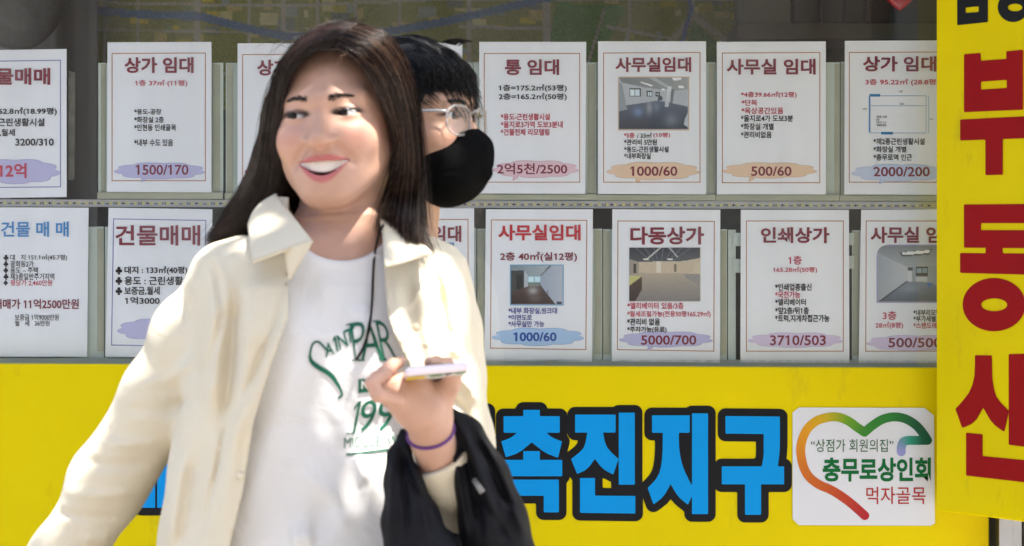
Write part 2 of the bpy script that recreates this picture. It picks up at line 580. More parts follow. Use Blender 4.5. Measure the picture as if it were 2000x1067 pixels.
M_win = mat('far_window_glass', (0.03, 0.04, 0.05), 0.08, 0.6)
M_white = mat('white_wall_paint', (0.62, 0.60, 0.58), 0.75, 0.3, noise=0.08, nscale=12)
M_in = mat('interior_wall_paint', (0.17, 0.165, 0.14), 0.85, 0.2, noise=0.15, nscale=3)
M_infl = mat('interior_floor_tile', (0.12, 0.11, 0.10), 0.5, 0.3, noise=0.1, nscale=5)

tag(mk('ground', *box(-150, 150, -150, 40, -0.6, -0.13), M_asph), kind='structure')
tag(mk('pavement', *box(-40, 40, -6.0, -0.0, -0.125, 0.0), M_pave), kind='structure')
tag(mk('kerb', *box(-40, 40, -6.16, -6.003, -0.126, 0.004), M_kerb), kind='structure')
tag(mk('road_line', *box(-40, 40, -9.6, -9.45, -0.1299, -0.126), M_line), kind='structure')
tag(mk('far_pavement', *box(-40, 40, -16, -13.2, -0.1295, 0.0), M_pave), kind='structure')

def far_building(x0, x1, h, m, ny, label, cat='building'):
    r = empty('street_building', ((x0 + x1) / 2, -16, 0))
    tag(r, label, cat, 'buildings across the street')
    mk('wall', *box(x0, x1, -24, -16, 0, h), m, r)
    nx = max(2, int((x1 - x0) / 2.4))
    st = (h - 1) / ny
    for i in range(nx):
        for j in range(ny):
            cx = x0 + (i + 0.5) * (x1 - x0) / nx; cz = 0.9 + (j + 0.5) * st
            v, f = box(cx - 0.75, cx + 0.75, -16.02, -15.94, cz - st * 0.32, cz + st * 0.32)
            w = mk('window', v, f, M_win, r)
far_building(-26, -9.2, 11.5, M_conc, 4, 'grey concrete office block across the street, left end of the row')
far_building(-9, 3.2, 9.0, M_brickf, 3, 'brown brick shop building across the street, middle of the row')
far_building(3.4, 24, 13.0, M_conc, 4, 'tall concrete block across the street, right end of the row')

# ------------------------------------------------------------------ shop building
shop = empty('shop_building', (0, 0.1, 0))
tag(shop, 'street shop front with a big display window behind yellow signs', 'building')
mk('wall', *box(-5, 0.975, 0.02, 0.22, 0, 1.138), M_render, shop)
mk('wall', *box(-5, 5, 0.02, 0.22, 2.4, 7.5), M_render, shop)
mk('side_wall', *box(-8, -5.002, 0.02, 0.22, 0, 7.5), M_render, shop)
mk('white_pier', *box(1.0, 5, -0.05, 0.22, 0, 2.398), M_white, shop)
mk('steel_post', *box(0.936, 0.962, -0.075, 0.018, 0, 1.136), M_steel, shop)
mk('steel_post', *box(0.9655, 0.982, -0.06, 0.018, 0, 1.136), M_steel, shop)
mk('roof', *box(-8, 5, 0.225, 5, 7.3, 7.5), M_render, shop)
gl = mk('window', *box(-4.9, 0.97, 0.0, 0.005, 1.142, 2.396), M_glass, shop)
v, f = slab([(-900, 697), (1830, 705), (1830, 718), (-900, 709)], 4.512, 4.56)
mk('sill', v, f, M_rail, shop)
v, f = slab([(-900, 709.6), (1830, 718.4), (1830, 722), (-900, 713)], 4.506, 4.53)
mk('sill_gap', v, f, M_dark, shop)
aw = mk('added_shade', *box(-4.8, 1.9, -0.84, -0.02, 2.60, 2.63), mat('shade_canvas', (0.30, 0.31, 0.30), 0.8), origin=(0, -0.5, 2.5))  # unseen canopy added to keep the sun off the shop wall
tag(aw, 'grey canvas shade added above the shop window, out of view', 'added_shade')
arm_v, arm_f = join([box(-4.6, -4.56, -0.80, 0.02, 2.56, 2.599), box(1.6, 1.64, -0.80, 0.02, 2.56, 2.599), box(-4.8, 1.9, -0.86, -0.842, 2.53, 2.63)])
mk('added_shade_frame', arm_v, arm_f, M_steel, aw)

# interior room
tag(mk('interior_floor', *box(-5, 5, 0.225, 4.8, -0.1, 0.02), M_infl), kind='structure')
tag(mk('interior_ceiling', *box(-5, 5, 0.225, 4.8, 2.72, 2.8), M_in), kind='structure')
tag(mk('interior_wall', *box(-5, 5, 1.02, 1.12, 0.024, 2.718), M_in), kind='structure')

# map on the interior wall (flat print)
mp = Img(430, 150, (170, -230, 1445, 215), (100, 102, 44))
for _ in range(260):
    x = rng.uniform(180, 1440); y = rng.uniform(-230, 210); w = rng.uniform(8, 36); h = rng.uniform(7, 26)
    c = [(150, 135, 35), (128, 120, 40), (95, 105, 60), (110, 118, 105), (140, 128, 70), (85, 92, 78), (150, 145, 95)][rng.integers(7)]
    mp.rc_(x, y, x + w, y + h, c)
mp.poly([(1085, 5), (1190, 8), (1225, 15), (1190, 80), (1150, 215), (1060, 215), (1072, 90)], (62, 98, 34))
mp.poly([(1190, 100), (1320, 130), (1310, 215), (1160, 215)], (104, 116, 112))
mp.poly([(1355, 40), (1430, 110), (1430, 215), (1320, 215)], (62, 92, 44))
for pts, w in [([(205, -230), (205, 215)], 3), ([(385, -230), (385, 215)], 6), ([(270, -230), (268, 215)], 2.5), ([(490, -230), (486, 215)], 3), ([(550, -230), (555, 215)], 4),
               ([(620, -230), (622, 215)], 3), ([(690, -230), (700, 215)], 3), ([(780, -230), (782, 215)], 3), ([(912, -230), (918, 215)], 5), ([(1066, -230), (1068, 215)], 8), ([(1228, -230), (1230, 60), (1180, 215)], 4),
               ([(1345, -230), (1352, 30), (1310, 85), (1270, 215)], 7), ([(1352, 30), (1445, 100)], 7), ([(1186, 52), (1320, 78)], 3),
               ([(180, 5), (560, 12), (900, -3), (1445, 0)], 3), ([(180, 58), (640, 66)], 2.5), ([(640, 130), (1070, 120)], 3), ([(180, 140), (640, 150)], 3), ([(900, 52), (1060, 56)], 3), ([(1150, 120), (1180, 20)], 2.5)]:
    mp.line(pts, w, (128, 124, 106))
mp.line([(180, 20), (270, 28), (390, 32), (480, 55), (560, 72), (640, 70), (760, 62), (880, 40), (960, 22), (1060, -2), (1200, -30)], 8, (62, 84, 112))
mp.line([(1345, -20), (1350, 20), (1330, 90)], 4, (60, 78, 120))
mp.noise(7)
mp.A = mp.A * 1.2 + 34
wm = mp.mesh('wall_map', (170, -230, 1445, 215), 5.514, M_mapp, None)
tag(wm, 'faded yellow and green city street map on the wall inside the window', 'map')

# things on the shelf inside, upper right, and a chair back upper left
shelf = mk('shelf', *slab([(1440, 46), (1960, 46), (1960, 76), (1440, 76)], 5.25, 5.5), mat('shelf_board', (0.16, 0.155, 0.145), 0.6, noise=0.1, nscale=6), origin=W(1700, 76, 5.4))
tag(shelf, 'dim grey shelf inside the window at the upper right', 'shelf')
mk('bracket', *slab([(1500, 76.5), (1512, 76.5), (1512, 130), (1500, 130)], 5.35, 5.5), M_steel, shelf)
mk('bracket', *slab([(1850, 76.5), (1862, 76.5), (1862, 130), (1850, 130)], 5.35, 5.5), M_steel, shelf)
for (x0, x1, y0, c, nm, lb, ct) in [(1448, 1545, -120, (0.20, 0.195, 0.18), 'storage_box', 'pale grey box standing on the dim inside shelf', 'box'),
                        (1552, 1600, -90, (0.045, 0.05, 0.06), 'file_binder', 'charcoal binder beside the pale box on the shelf', 'binder'),
                        (1603, 1648, -95, (0.06, 0.075, 0.10), 'file_binder', 'slate blue binder on the inside shelf', 'binder'),
                        (1652, 1688, -90, (0.05, 0.05, 0.055), 'file_binder', 'black binder between the blue and maroon ones', 'binder'),
                        (1691, 1740, -80, (0.085, 0.045, 0.05), 'file_binder', 'maroon binder on the inside shelf', 'binder'),
                        (1748, 1840, -70, (0.10, 0.095, 0.085), 'storage_box', 'dark brown box at the right end of the inside shelf', 'box')]:
    v, f = slab([(x0, y0), (x1, y0), (x1, 45.6), (x0, 45.6)], 5.27, 5.45)
    tag(bevel(mk(nm, v, f, mat('cover', c, 0.5), origin=W((x0 + x1) / 2, 45.6, 5.3)), 0.004), lb, ct)
ch = empty('office_chair', (-1.09, 0.75, 0.024))
tag(ch, 'black office chair with rounded back, inside at the upper left', 'chair')
rows = []
M_chair = mat('chair_mesh', (0.085, 0.085, 0.08), 0.6, noise=0.2, nscale=60)
cx, cy, cz = W(35, -30, 5.2)
V, Q = surf(lambda P: ell(P, (cx, cy, cz), (0.115, 0.05, 0.15)), (cx - .2, cy - .1, cz - .2), (cx + .2, cy + .1, cz + .2), 0.012)
mk('backrest', V, Q, M_chair, ch, smooth=True)
mk('back_post', *tube([(cx, cy + 0.03, cz - 0.1), (cx, cy + 0.05, 0.9), (cx, cy - 0.05, 0.55)], 0.025, 8), M_chair, ch)
mk('seat', *box(cx - .24, cx + .24, cy - .45, cy + 0.02, 0.5, 0.57), M_chair, ch)
mk('leg', *tube([(cx, cy - .2, 0.5), (cx, cy - .2, 0.06)], 0.025, 8), M_steel, ch)
for k in range(5):
    a = k * 2 * math.pi / 5
    mk('foot', *tube([(cx, cy - .2, 0.1), (cx + .28 * math.cos(a), cy - .2 + .28 * math.sin(a), 0.05)], 0.02, 6), M_steel, ch)
# grey curtain edge, upper left
cur_x = np.linspace(-1.75, -0.975, 60)
V = [(x, 0.93 + 0.018 * math.sin(x * 60) + 0.01 * math.sin(x * 131), z) for z in (0.3, 2.6) for x in cur_x]
Q = [(i, i + 1, 61 + i, 60 + i) for i in range(59)]
o = mk('curtain', V, Q, mat('curtain_cloth', (0.25, 0.25, 0.24), 0.9), origin=(-1.36, 0.93, 0.3), smooth=True)
tag(o, 'grey gathered curtain left of the map inside the window', 'curtain')
m_ = o.modifiers.new('thick', 'SOLIDIFY'); m_.thickness = 0.004

# red glossy ornament hung inside the glass, top right
orx, ory, orz = W(1757, -6, 4.53)
V, Q = surf(lambda P: smax(ell(P, (orx, ory, orz + 0.006), (0.034, 0.010, 0.034)), -(P[:, 2] - (orz - 0.03)) - np.abs(P[:, 0] - orx) * -0.9 - 0.0, 0.006), (orx - .05, ory - .02, orz - .05), (orx + .05, ory + .02, orz + .06), 0.002)
orn = mk('heart_ornament', V, Q, mat('red_gloss', (0.45, 0.008, 0.01), 0.12, 0.6), origin=(orx, ory, orz), smooth=True)
tag(orn, 'glossy red ornament hanging inside the glass at the top edge', 'ornament')
mk('thread', *tube([(orx, ory, orz + 0.03), (orx, ory, 2.39)], 0.0008, 5), M_white, orn)

# ------------------------------------------------------------------ holders, tape, LED strip
HD = 4.524
GRP_H = 'plastic document holders behind the listing sheets'
def holder(x0, y0, x1, y1, strips, lip, label):
    v, f = slab(rect(x0, y0, x1, y1), HD, HD + 0.003)
    o = mk('document_holder', v, f, M_acryl, origin=W((x0 + x1) / 2, y1, HD))
    tag(o, label, 'document holder', GRP_H)
    for (a, b) in strips:
        mk('tape_strip', *slab(rect(a, y0 + 3, b, y1 - 14), HD - 0.0012, HD - 0.0002), M_tape, o)
    if lip:
        mk('lip', *slab(rect(x0 - 2, lip[0], x1 - 1, lip[1]), HD - 0.009, HD - 0.0015), M_tape, o)
    return o
holder(192, 123, 436, 389, [(197, 206), (415, 430)], (376, 389), 'pale green holder behind the first whole sheet from the left, upper row')
holder(441, 123, 690, 390, [(443, 455), (672, 686)], (377, 390), 'pale green holder behind the sheet beside the smiling woman')
holder(693, 123, 923, 390, [(905, 918)], (378, 390), 'pale green holder behind the sheet hidden by the masked man')
holder(925, 122, 1165, 392, [(1149, 1162)], (380, 391), 'pale green holder behind the sheet with the pale pink cloud')
holder(1167, 122, 1398, 392, [(1384, 1396)], (381, 392), 'pale green holder behind the sheet with the empty grey room photo')
holder(1400, 122, 1640, 393, [(1630, 1639)], (381, 393), 'pale green holder behind the upper sheet of red and black lines without a photo')
holder(1642, 121, 1870, 393, [(1642.5, 1647)], (382, 393), 'pale green holder behind the sheet with the floor plan')
holder(-60, 443, 203, 700, [(190, 203)], None, 'pale green holder behind the sheet with the blue heading')
holder(205, 443, 460, 700, [(442, 456)], None, 'pale green holder behind the sheet with three clubs, lower left')
holder(463, 444, 712, 702, [], None, 'pale green holder behind the sheet hidden by the smiling woman')
holder(714, 445, 930, 704, [], None, 'pale green holder behind the sheet at the masked man\'s shoulder')
holder(932, 447, 1176, 706, [(932, 946), (1162, 1174)], None, 'pale green holder behind the sheet with the blue price cloud')
holder(1178, 448, 1420, 707, [(1178, 1191), (1408, 1419)], None, 'pale green holder behind the sheet with the wide hall photo')
holder(1422, 449, 1437, 707, [], None, 'narrow pale green holder strip left of the lower sheet without a photo')
holder(1664, 450, 1900, 709, [(1666, 1678)], None, 'pale green holder behind the lower sheet cut by the yellow sign')
for (a, b, y0, y1, lb) in [(1432, 1447, 455, 481, 'upper'), (1432, 1447, 506, 533, 'lower')]:
    o = mk('tape_piece', *slab(rect(a, y0, b, y1), HD - 0.004, HD - 0.0033), M_acryl, origin=W(a, y1, HD))
    tag(o, f'{lb} short piece of pale tape left of the lower sheet without a photo', 'tape')
for (a, b, y0, y1, lb) in [(1657, 1668, 455, 479, 'upper'), (1657, 1668, 500, 525, 'lower')]:
    o = mk('tape_piece', *slab(rect(a, y0, b, y1), HD - 0.004, HD - 0.0033), M_acryl, origin=W(a, y1, HD))
    tag(o, f'{lb} short piece of pale tape right of the lower sheet without a photo', 'tape')
# yellowed clear tape left of the 1500/170 sheet
o = mk('tape_piece', *slab([(134, 138), (147, 142), (145, 350), (133, 352)], 4.520, 4.5205), mat('clear_tape', (0.16, 0.16, 0.13), 0.25, 0.5, noise=0.3, nscale=30), origin=W(140, 350, 4.52))
tag(o, 'wrinkled clear tape right of the sheet priced 12억', 'tape')

LED = 4.5165
v, f = slab([(-400, 388.5), (1835, 394), (1835, 408.5), (-400, 402.5)], LED, LED + 0.004)
led = mk('led_strip', v, f, M_alu, origin=W(700, 405, LED))
tag(led, 'aluminium strip of small LED chips between the two rows of sheets', 'LED strip')
y_at = lambda x: 396.6 + (x / 1830.0) * 5.6
parts = []
x = -390.0
while x < 1830:
    parts.append((rect(x, y_at(x) - 2.6, x + 4.2, y_at(x) + 2.4), [(0, 3, 2, 1)])); x += 15.9
tag(flat('led_chip', parts, LED - 0.0008, M_chip, led), kind='stuff')
parts = []
x = -384.0; k = 0
while x < 1826:
    y = y_at(x)
    if k % 3 == 0:
        parts += [(rect(x + 1, y - 0.6, x + 9, y + 0.6), [(0, 3, 2, 1)]), (rect(x + 3, y - 2, x + 5, y + 1.8), [(0, 3, 2, 1)])]
    elif k % 3 == 1:
        parts += [(rect(x + 2, y + 0.2, x + 9, y + 1.6), [(0, 3, 2, 1)])]
    else:
        for q in (1, 4, 7):
            parts.append(([(x + q, y - 2.2), (x + q + 1.2, y - 2.2), (x + q + 2.4, y), (x + q + 1.2, y + 2.2), (x + q, y + 2.2), (x + q + 1.2, y)], [(0, 5, 4, 3, 2, 1)]))
    x += 15.9; k += 1
tag(flat('printed_marks', parts, LED - 0.0005, M_ink, led), kind='stuff')
for yo, nm in ((-5.6, 'edge'), (5.6, 'edge')):
    mk('edge', *slab([(-400, y_at(-400) + yo - 1.1), (1835, y_at(1835) + yo - 1.1), (1835, y_at(1835) + yo + 1.1), (-400, y_at(-400) + yo + 1.1)], LED - 0.004, LED - 0.0002), M_alu, led)

# ------------------------------------------------------------------ listing sheets
PD = 4.512
GRP_P = 'property listing sheets in the shop window'
def cloud_poly(x0, y0, x1, y1, grow=0.0, ph=0.0):
    cx, cy = (x0 + x1) / 2, (y0 + y1) / 2
    rx, ry = (x1 - x0) / 2, (y1 - y0) / 2
    pts = []
    for i in range(90):
        t = 2 * math.pi * i / 90
        r = 0.86 + 0.14 * abs(math.sin(4.5 * t + 0.5 + ph)) ** 0.7
        ex = abs(math.cos(t)) ** 0.85 * math.copysign(1, math.cos(t))
        pts.append((cx + (rx + grow) * r * ex, cy + (ry + grow) * r * math.sin(t)))
    return [(cx, cy)] + pts, [(0, 1 + (i + 1) % 90, 1 + i) for i in range(90)]
def oval(cx, cy, rx, ry, n=20):
    return [(cx + rx * math.cos(2 * math.pi * i / n), cy + ry * math.sin(2 * math.pi * i / n)) for i in range(n)], [tuple(range(n))[::-1]]

def frame2d(q, w):
    """thin rule along a quad (TL,TR,BR,BL)"""
    (ax, ay), (bx, by), (cx, cy), (dx, dy) = q
    inn = [(ax + w, ay + w), (bx - w, by + w), (cx - w, cy - w), (dx + w, dy - w)]
    return list(q) + inn, [(0, 4, 5, 1), (1, 5, 6, 2), (2, 6, 7, 3), (3, 7, 4, 0)]

def sheet(label, quad, border=None, bmat=None, texts=(), cloud=None, tail=None, photo=None, extra=None):
    v, f = slab(quad, PD, PD + 0.0006)
    o = mk('listing_sheet', v, f, M_paper, origin=W((quad[2][0] + quad[3][0]) / 2, quad[2][1], PD))
    tag(o, label, 'listing sheet', GRP_P)
    if border is not None:
        flat('border', [frame2d(border, 1.7)], PD - 0.0005, bmat, o)
    if cloud is not None:
        cols, bx, ph = cloud
        ol = [cloud_poly(*bx, 0.8, ph)]; fl = [cloud_poly(*bx, 0, ph)]
        if tail:
            ol.append(oval(tail[0], tail[1], 5.2, 3.3)); fl.append(oval(tail[0], tail[1], 4.4, 2.6))
            ol.append(oval(tail[0] - 4, tail[1] + 4, 2.6, 1.8)); fl.append(oval(tail[0] - 4, tail[1] + 4, 1.9, 1.2))
        c = flat('cloud', fl, PD - 0.0009, cols[0], o)
        flat('outline', ol, PD - 0.0006, cols[1], c)
    if photo is not None:
        im, bx, fr = photo
        if fr is not None:
            flat('picture_frame', [(rect(bx[0] - 2, bx[1] - 2, bx[2] + 2, bx[3] + 2), [(0, 3, 2, 1)])], PD - 0.0006, fr, o)
        im.mesh('picture', bx, PD - 0.0010, M_print, o)
    by = {}
    for body, bx, m, w in texts:
        if body[0] == '♣':
            h_ = bx[3] - bx[1]; cx_ = bx[0] + 0.36 * h_; r_ = 0.19 * h_
            cl = [oval(cx_, bx[1] + .26 * h_, r_, r_), oval(cx_ - .2 * h_, bx[1] + .56 * h_, r_, r_), oval(cx_ + .2 * h_, bx[1] + .56 * h_, r_, r_),
                  ([(cx_ - .05 * h_, bx[1] + .4 * h_), (cx_ + .05 * h_, bx[1] + .4 * h_), (cx_ + .16 * h_, bx[1] + .97 * h_), (cx_ - .16 * h_, bx[1] + .97 * h_)], [(0, 3, 2, 1)])]
            by.setdefault(BK.name, (BK, []))[1].append(join2(cl))
            body = body[1:].strip()
            if not body: continue
            bx = (bx[0] + (17 if h_ > 14 else 13), bx[1], bx[2], bx[3])
        by.setdefault(m.name, (m, []))[1].append(text_px(body, bx, w))
    for m, parts in by.values():
        flat('lettering', parts, PD - 0.0013, m, o)
    if extra: extra(o)
    return o

BK = M_ink
S = []
sheet('sheet at the left edge priced 12억 on a lilac cloud', [(-85, 99), (130, 96), (130, 385), (-85, 388)],
      [(-75, 120), (119, 117), (119, 366), (-75, 368)], I_pu,
      [('건물매매', (-46, 133, 98, 166), I_dred, .03), ('대지 62.8㎡(18.99평)', (-40, 210, 111, 226), BK, .02), ('용도 근린생활시설', (-40, 231, 87, 247), BK, .02),
       ('보증금,월세', (-42, 252, 29, 267), BK, .02), ('3200/310', (30, 271, 105, 285), BK, .02), ('12억', (-4, 319, 52, 348), I_red, .03)],
      (C_lilac, (-58, 311, 117, 359), 0.3))
sheet('sheet priced 1500/170 on a lilac cloud, whole and unobstructed', [(210, 83), (413, 82), (413, 376), (209, 375)],
      [(218, 104), (402, 103), (402, 354), (218, 354)], I_or,
      [('상가 임대', (243, 112, 378, 143), I_dred, .03), ('1층 37㎡ (11평)', (264, 156, 366, 170), I_red, .012), ('*용도-공장', (262, 213, 315, 224), BK, .018),
       ('*화장실 2층', (262, 228, 320, 240), BK, .018), ('*인현동 인쇄골목', (262, 243, 344, 256), BK, .018), ('*내부 수도 있음', (262, 272, 338, 286), BK, .018), ('1500/170', (265, 322, 368, 342), I_dred, .018)],
      (C_lilac, (223, 318, 401, 350), 0), (281, 350))
sheet('sheet with a rose cloud, half hidden by the woman\'s hair', [(464, 85), (672, 84), (672, 378), (464, 378)],
      [(473, 106), (661, 106), (661, 357), (473, 357)], I_or,
      [('상가 임대', (502, 117, 637, 148), I_dred, .03), ('66㎡ (20평)', (516, 186, 606, 200), I_red, .012)], (C_rose, (478, 318, 655, 350), 0))
sheet('mostly hidden sheet behind the masked man\'s hair', [(697, 84), (903, 83), (903, 378), (697, 378)], [(707, 106), (893, 105), (893, 357), (707, 357)], I_or)
sheet('sheet priced 2억5천/2500 on a pale pink cloud', [(936, 82), (1145, 82), (1143, 379), (936, 378)],
      [(945, 104), (1133, 104), (1133, 357), (945, 357)], I_or,
      [('통 임대', (986, 116, 1092, 147), I_dred, .03), ('1층=175.2㎡(53평)', (974, 165, 1107, 180), BK, .018), ('2층=165.2㎡(50평)', (974, 182, 1107, 197), BK, .018),
       ('*용도-근린생활시설', (978, 222, 1074, 235), I_red, .02), ('*을지로3가역 도보3분내', (978, 237, 1099, 250), I_red, .02), ('*건물전체 리모델링', (978, 252, 1073, 265), I_red, .02), ('2억5천/2500', (971, 319, 1108, 341), I_dred, .02)],
      (C_pink, (962, 314, 1131, 347), 0.1), (1007, 347))

imF = Img(110, 82, (967, 290, 1395, 607), (172, 178, 184))
imF.poly([(967, 290), (1395, 290), (1395, 362), (1290, 372), (1140, 352), (985, 320)], (112, 118, 118), (150, 155, 152), (1, 0.5))
imF.poly([(1150, 290), (1192, 290), (1287, 348), (1262, 352)], (168, 174, 174))
imF.poly([(967, 320), (985, 322), (1018, 485), (967, 495)], (138, 146, 152))
imF.poly([(1290, 362), (1310, 362), (1298, 455), (1284, 450)], (105, 108, 110))
imF.poly([(967, 495), (1020, 485), (1010, 460), (1210, 430), (1290, 445), (1395, 468), (1395, 607), (967, 607)], (88, 98, 116), (48, 55, 66))
for w in [(1030, 356, 1102, 407), (1138, 370, 1174, 407), (1194, 377, 1219, 404)]:
    imF.rc_(*w, (38, 40, 44))
    mx = (w[0] + w[2]) / 2
    imF.rc_(w[0] + 7, w[1] + 7, mx - 2, w[3] - 6, (215, 228, 244)); imF.rc_(mx + 2, w[1] + 7, w[2] - 6, w[3] - 6, (205, 220, 238))
imF.poly([(1212, 405), (1232, 400), (1238, 428), (1205, 432)], (70, 70, 74))
imF.poly([(1268, 343), (1294, 345), (1272, 471), (1249, 468)], (205, 210, 214), (176, 182, 190))
imF.poly([(1096, 318), (1108, 315), (1180, 338), (1167, 344)], (245, 247, 245)); imF.poly([(1293, 290), (1355, 290), (1350, 304), (1305, 308)], (248, 249, 246)); imF.poly([(1333, 341), (1364, 337), (1369, 353), (1339, 356)], (240, 240, 238)); imF.poly([(1225, 358), (1245, 356), (1256, 366), (1238, 369)], (235, 238, 238))
imF.spot(1085, 500, 30, 30, (120, 150, 196), .7); imF.spot(1155, 475, 20, 40, (165, 172, 172), .7); imF.spot(1200, 470, 18, 30, (140, 150, 160), .5); imF.spot(1290, 550, 45, 45, (130, 140, 152), .6)
imF.poly([(1395, 500), (1395, 595), (1368, 578), (1375, 545)], (176, 186, 196)); imF.noise(3)
sheet('sheet with a photo of an empty grey room, priced 1000/60 on a peach cloud', [(1168, 81), (1379, 81), (1379, 380), (1168, 379)],
      [(1178, 103), (1368, 102), (1368, 357), (1178, 357)], I_or,
      [('사무실임대', (1202, 112, 1350, 141), I_dred, .03), ('*5층', (1219, 259, 1239, 270), I_red, .02), ('/ 33㎡', (1244, 259, 1273, 270), BK, .012), ('(10평)', (1276, 259, 1309, 270), I_red, .012),
       ('*관리비 5만원', (1219, 272, 1283, 284), BK, .02), ('*용도-근린생활시설', (1219, 286, 1306, 298), BK, .02), ('*내부화장실', (1219, 299, 1271, 311), BK, .02), ('1000/60', (1231, 325, 1323, 344), I_dred, .02)],
      (C_or, (1185, 317, 1367, 351), 0), (1246, 352), (imF, (1209, 152, 1344, 253), ink('tan_frame_ink', 214, 190, 160)))
sheet('sheet priced 500/60 on a peach cloud, lines without a picture', [(1400, 82), (1613, 81), (1613, 380), (1400, 380)],
      [(1410, 103), (1602, 102), (1602, 358), (1410, 358)], I_or,
      [('사무실 임대', (1419, 115, 1593, 146), I_dred, .03), ('*4층39.66㎡(12평)', (1447, 179, 1556, 192), I_red, .018), ('*단독', (1448, 195, 1479, 207), I_red, .018), ('*옥상공간있음', (1448, 210, 1530, 223), I_red, .018),
       ('*을지로4가 도보3분', (1447, 225, 1549, 238), BK, .02), ('*화장실 개별', (1447, 241, 1511, 254), BK, .02), ('*관리비없음', (1447, 257, 1507, 270), BK, .02), ('500/60', (1467, 325, 1546, 344), I_dred, .02)],
      (C_or, (1411, 318, 1596, 348), 0.2), (1468, 349))
def plan(o):
    r = lambda a, b, c, d: (rect(a, b, c, d), [(0, 3, 2, 1)])
    P = [r(1697, 188, 1700, 259), r(1698, 184, 1719, 189), r(1721, 258, 1744, 263)]
    P += [r(1699, 187, 1809, 187.8), r(1699, 259.6, 1809, 260.4), r(1808.4, 187, 1809.2, 260), r(1700, 206.6, 1809, 207.3), r(1813.5, 187, 1814.3, 260)]
    flat('floor_plan', P, PD - 0.0009, I_sky, o)
    t = [('서향', (1755, 177, 1763, 181)), ('남향', (1685, 211, 1693, 215)), ('15.8', (1757, 201, 1765, 205)), ('6.9', (1816, 231, 1822, 235)), ('*전용 29평', (1711, 226, 1732, 231)), ('3층', (1711, 232, 1718, 236)), ('*층고 2.9', (1711, 237, 1731, 241)), ('*2000/200', (1711, 242, 1731, 247))]
    flat('plan_notes', [text_px(a, b, 0.01) for a, b in t], PD - 0.0013, ink('grey_ink', 90, 95, 105), o)
sheet('sheet with a blue line floor plan, priced 2000/200', [(1650, 80), (1862, 79), (1860, 381), (1649, 380)],
      [(1658, 102), (1851, 101), (1851, 357), (1658, 357)], I_or,
      [('상가 임대', (1685, 110, 1829, 140), I_dred, .03), ('3층 95.22㎡ (28.8평)', (1690, 154, 1834, 168), I_red, .015), ('*제2종근린생활시설', (1706, 270, 1806, 283), BK, .02), ('*화장실 개별', (1706, 286, 1770, 298), BK, .02),
       ('*충무로역 인근', (1706, 301, 1781, 314), BK, .02), ('2000/200', (1706, 326, 1816, 345), I_dred, .02)],
      (C_ice, (1663, 321, 1850, 354), 0.1), (1723, 354), None, plan)
# lower row
sheet('sheet with a sky blue heading and five clubs, lower left corner', [(-40, 405), (173, 406), (170, 697), (-42, 697)], None, None,
      [('건물 매 매', (2, 433, 134, 463), I_sky, .018), ('♣ 대   지 151.1㎡(45.7평)', (7, 497, 131, 510), BK, .008), ('♣ 광희동2가', (7, 509.5, 66, 522), BK, .008), ('♣ 용도 – 주택', (7, 522, 74, 534), BK, .008),
       ('♣ 제3종일반주거지역', (7, 534, 106, 547), BK, .008), ('♣', (7, 547, 15, 558), BK, .008), ('평당가 2,460만원', (20, 547, 102, 559), I_red, .008), ('매매가 11억2500만원', (-12, 584, 154, 604), I_dred, .02),
       ('보증금 1억9000만원', (29, 614, 115, 626), BK, .006), ('월   세   26만원', (29, 626, 97, 637), BK, .006)])
sheet('sheet with a dark red heading and three clubs, beside the woman\'s shoulder', [(212, 406), (415, 409), (410, 700), (206, 697)],
      [(221, 427), (403, 430), (399, 678), (217, 675)], I_pu,
      [('건물매매', (225, 440, 391, 480), I_dred, .02), ('♣ 대지 : 133㎡(40평)', (226, 520, 366, 537), BK, .026), ('♣ 용도 : 근린생활시설', (226, 540, 390, 557), BK, .02), ('♣ 보증금,월세', (226, 560, 312, 577), BK, .02), ('1억3000', (244, 580, 312, 595), BK, .02)],
      (C_lilac, (229, 623, 396, 665), 0.2))
sheet('sheet wholly behind the woman\'s back, lower row', [(462, 408), (667, 409), (667, 701), (462, 700)], [(472, 430), (657, 430), (657, 680), (472, 680)], I_or)
imK = Img(40, 32, (0, 0, 1, 1), (120, 130, 140)); imK.rc_(0, .6, 1, 1, (80, 85, 95)); imK.rc_(.3, .2, .6, .5, (190, 205, 220))
sheet('sheet behind the masked man\'s shoulder, only its right edge showing', [(717, 407), (926, 407), (926, 703), (717, 702)], [(727, 428), (915, 428), (915, 681), (727, 681)], I_or,
      [('사무실임대', (751, 441, 901, 473), I_dred, .03)], (C_vio, (735, 642, 910, 676), 0), None, (imK, (765, 476, 885, 580), I_sky))
imL = Img(82, 62, (298, 420, 608, 655), (158, 166, 178))
imL.poly([(298, 420), (535, 420), (475, 482), (400, 482), (376, 450), (298, 444)], (122, 136, 142), (160, 174, 178), (1, 0))
imL.poly([(298, 448), (376, 450), (376, 572), (298, 584)], (62, 66, 66)); imL.poly([(330, 475), (368, 475), (368, 560), (330, 566)], (40, 42, 42)); imL.poly([(376, 450), (401, 480), (401, 545), (376, 572)], (172, 180, 186))
imL.poly([(400, 482), (476, 482), (476, 544), (400, 544)], (140, 186, 205)); imL.rc_(404, 488, 435, 520, (205, 228, 235)); imL.rc_(440, 488, 472, 520, (195, 222, 232)); imL.rc_(400, 523, 476, 544, (108, 122, 112))
imL.poly([(475, 482), (535, 420), (608, 420), (608, 655), (562, 655), (475, 544)], (150, 162, 178), (172, 180, 192), (1, 0))
imL.poly([(298, 584), (400, 545), (475, 543), (562, 655), (298, 655)], (82, 66, 60), (50, 36, 33)); imL.spot(430, 572, 32, 26, (176, 176, 176), .85); imL.spot(440, 620, 36, 18, (110, 104, 104), .6)
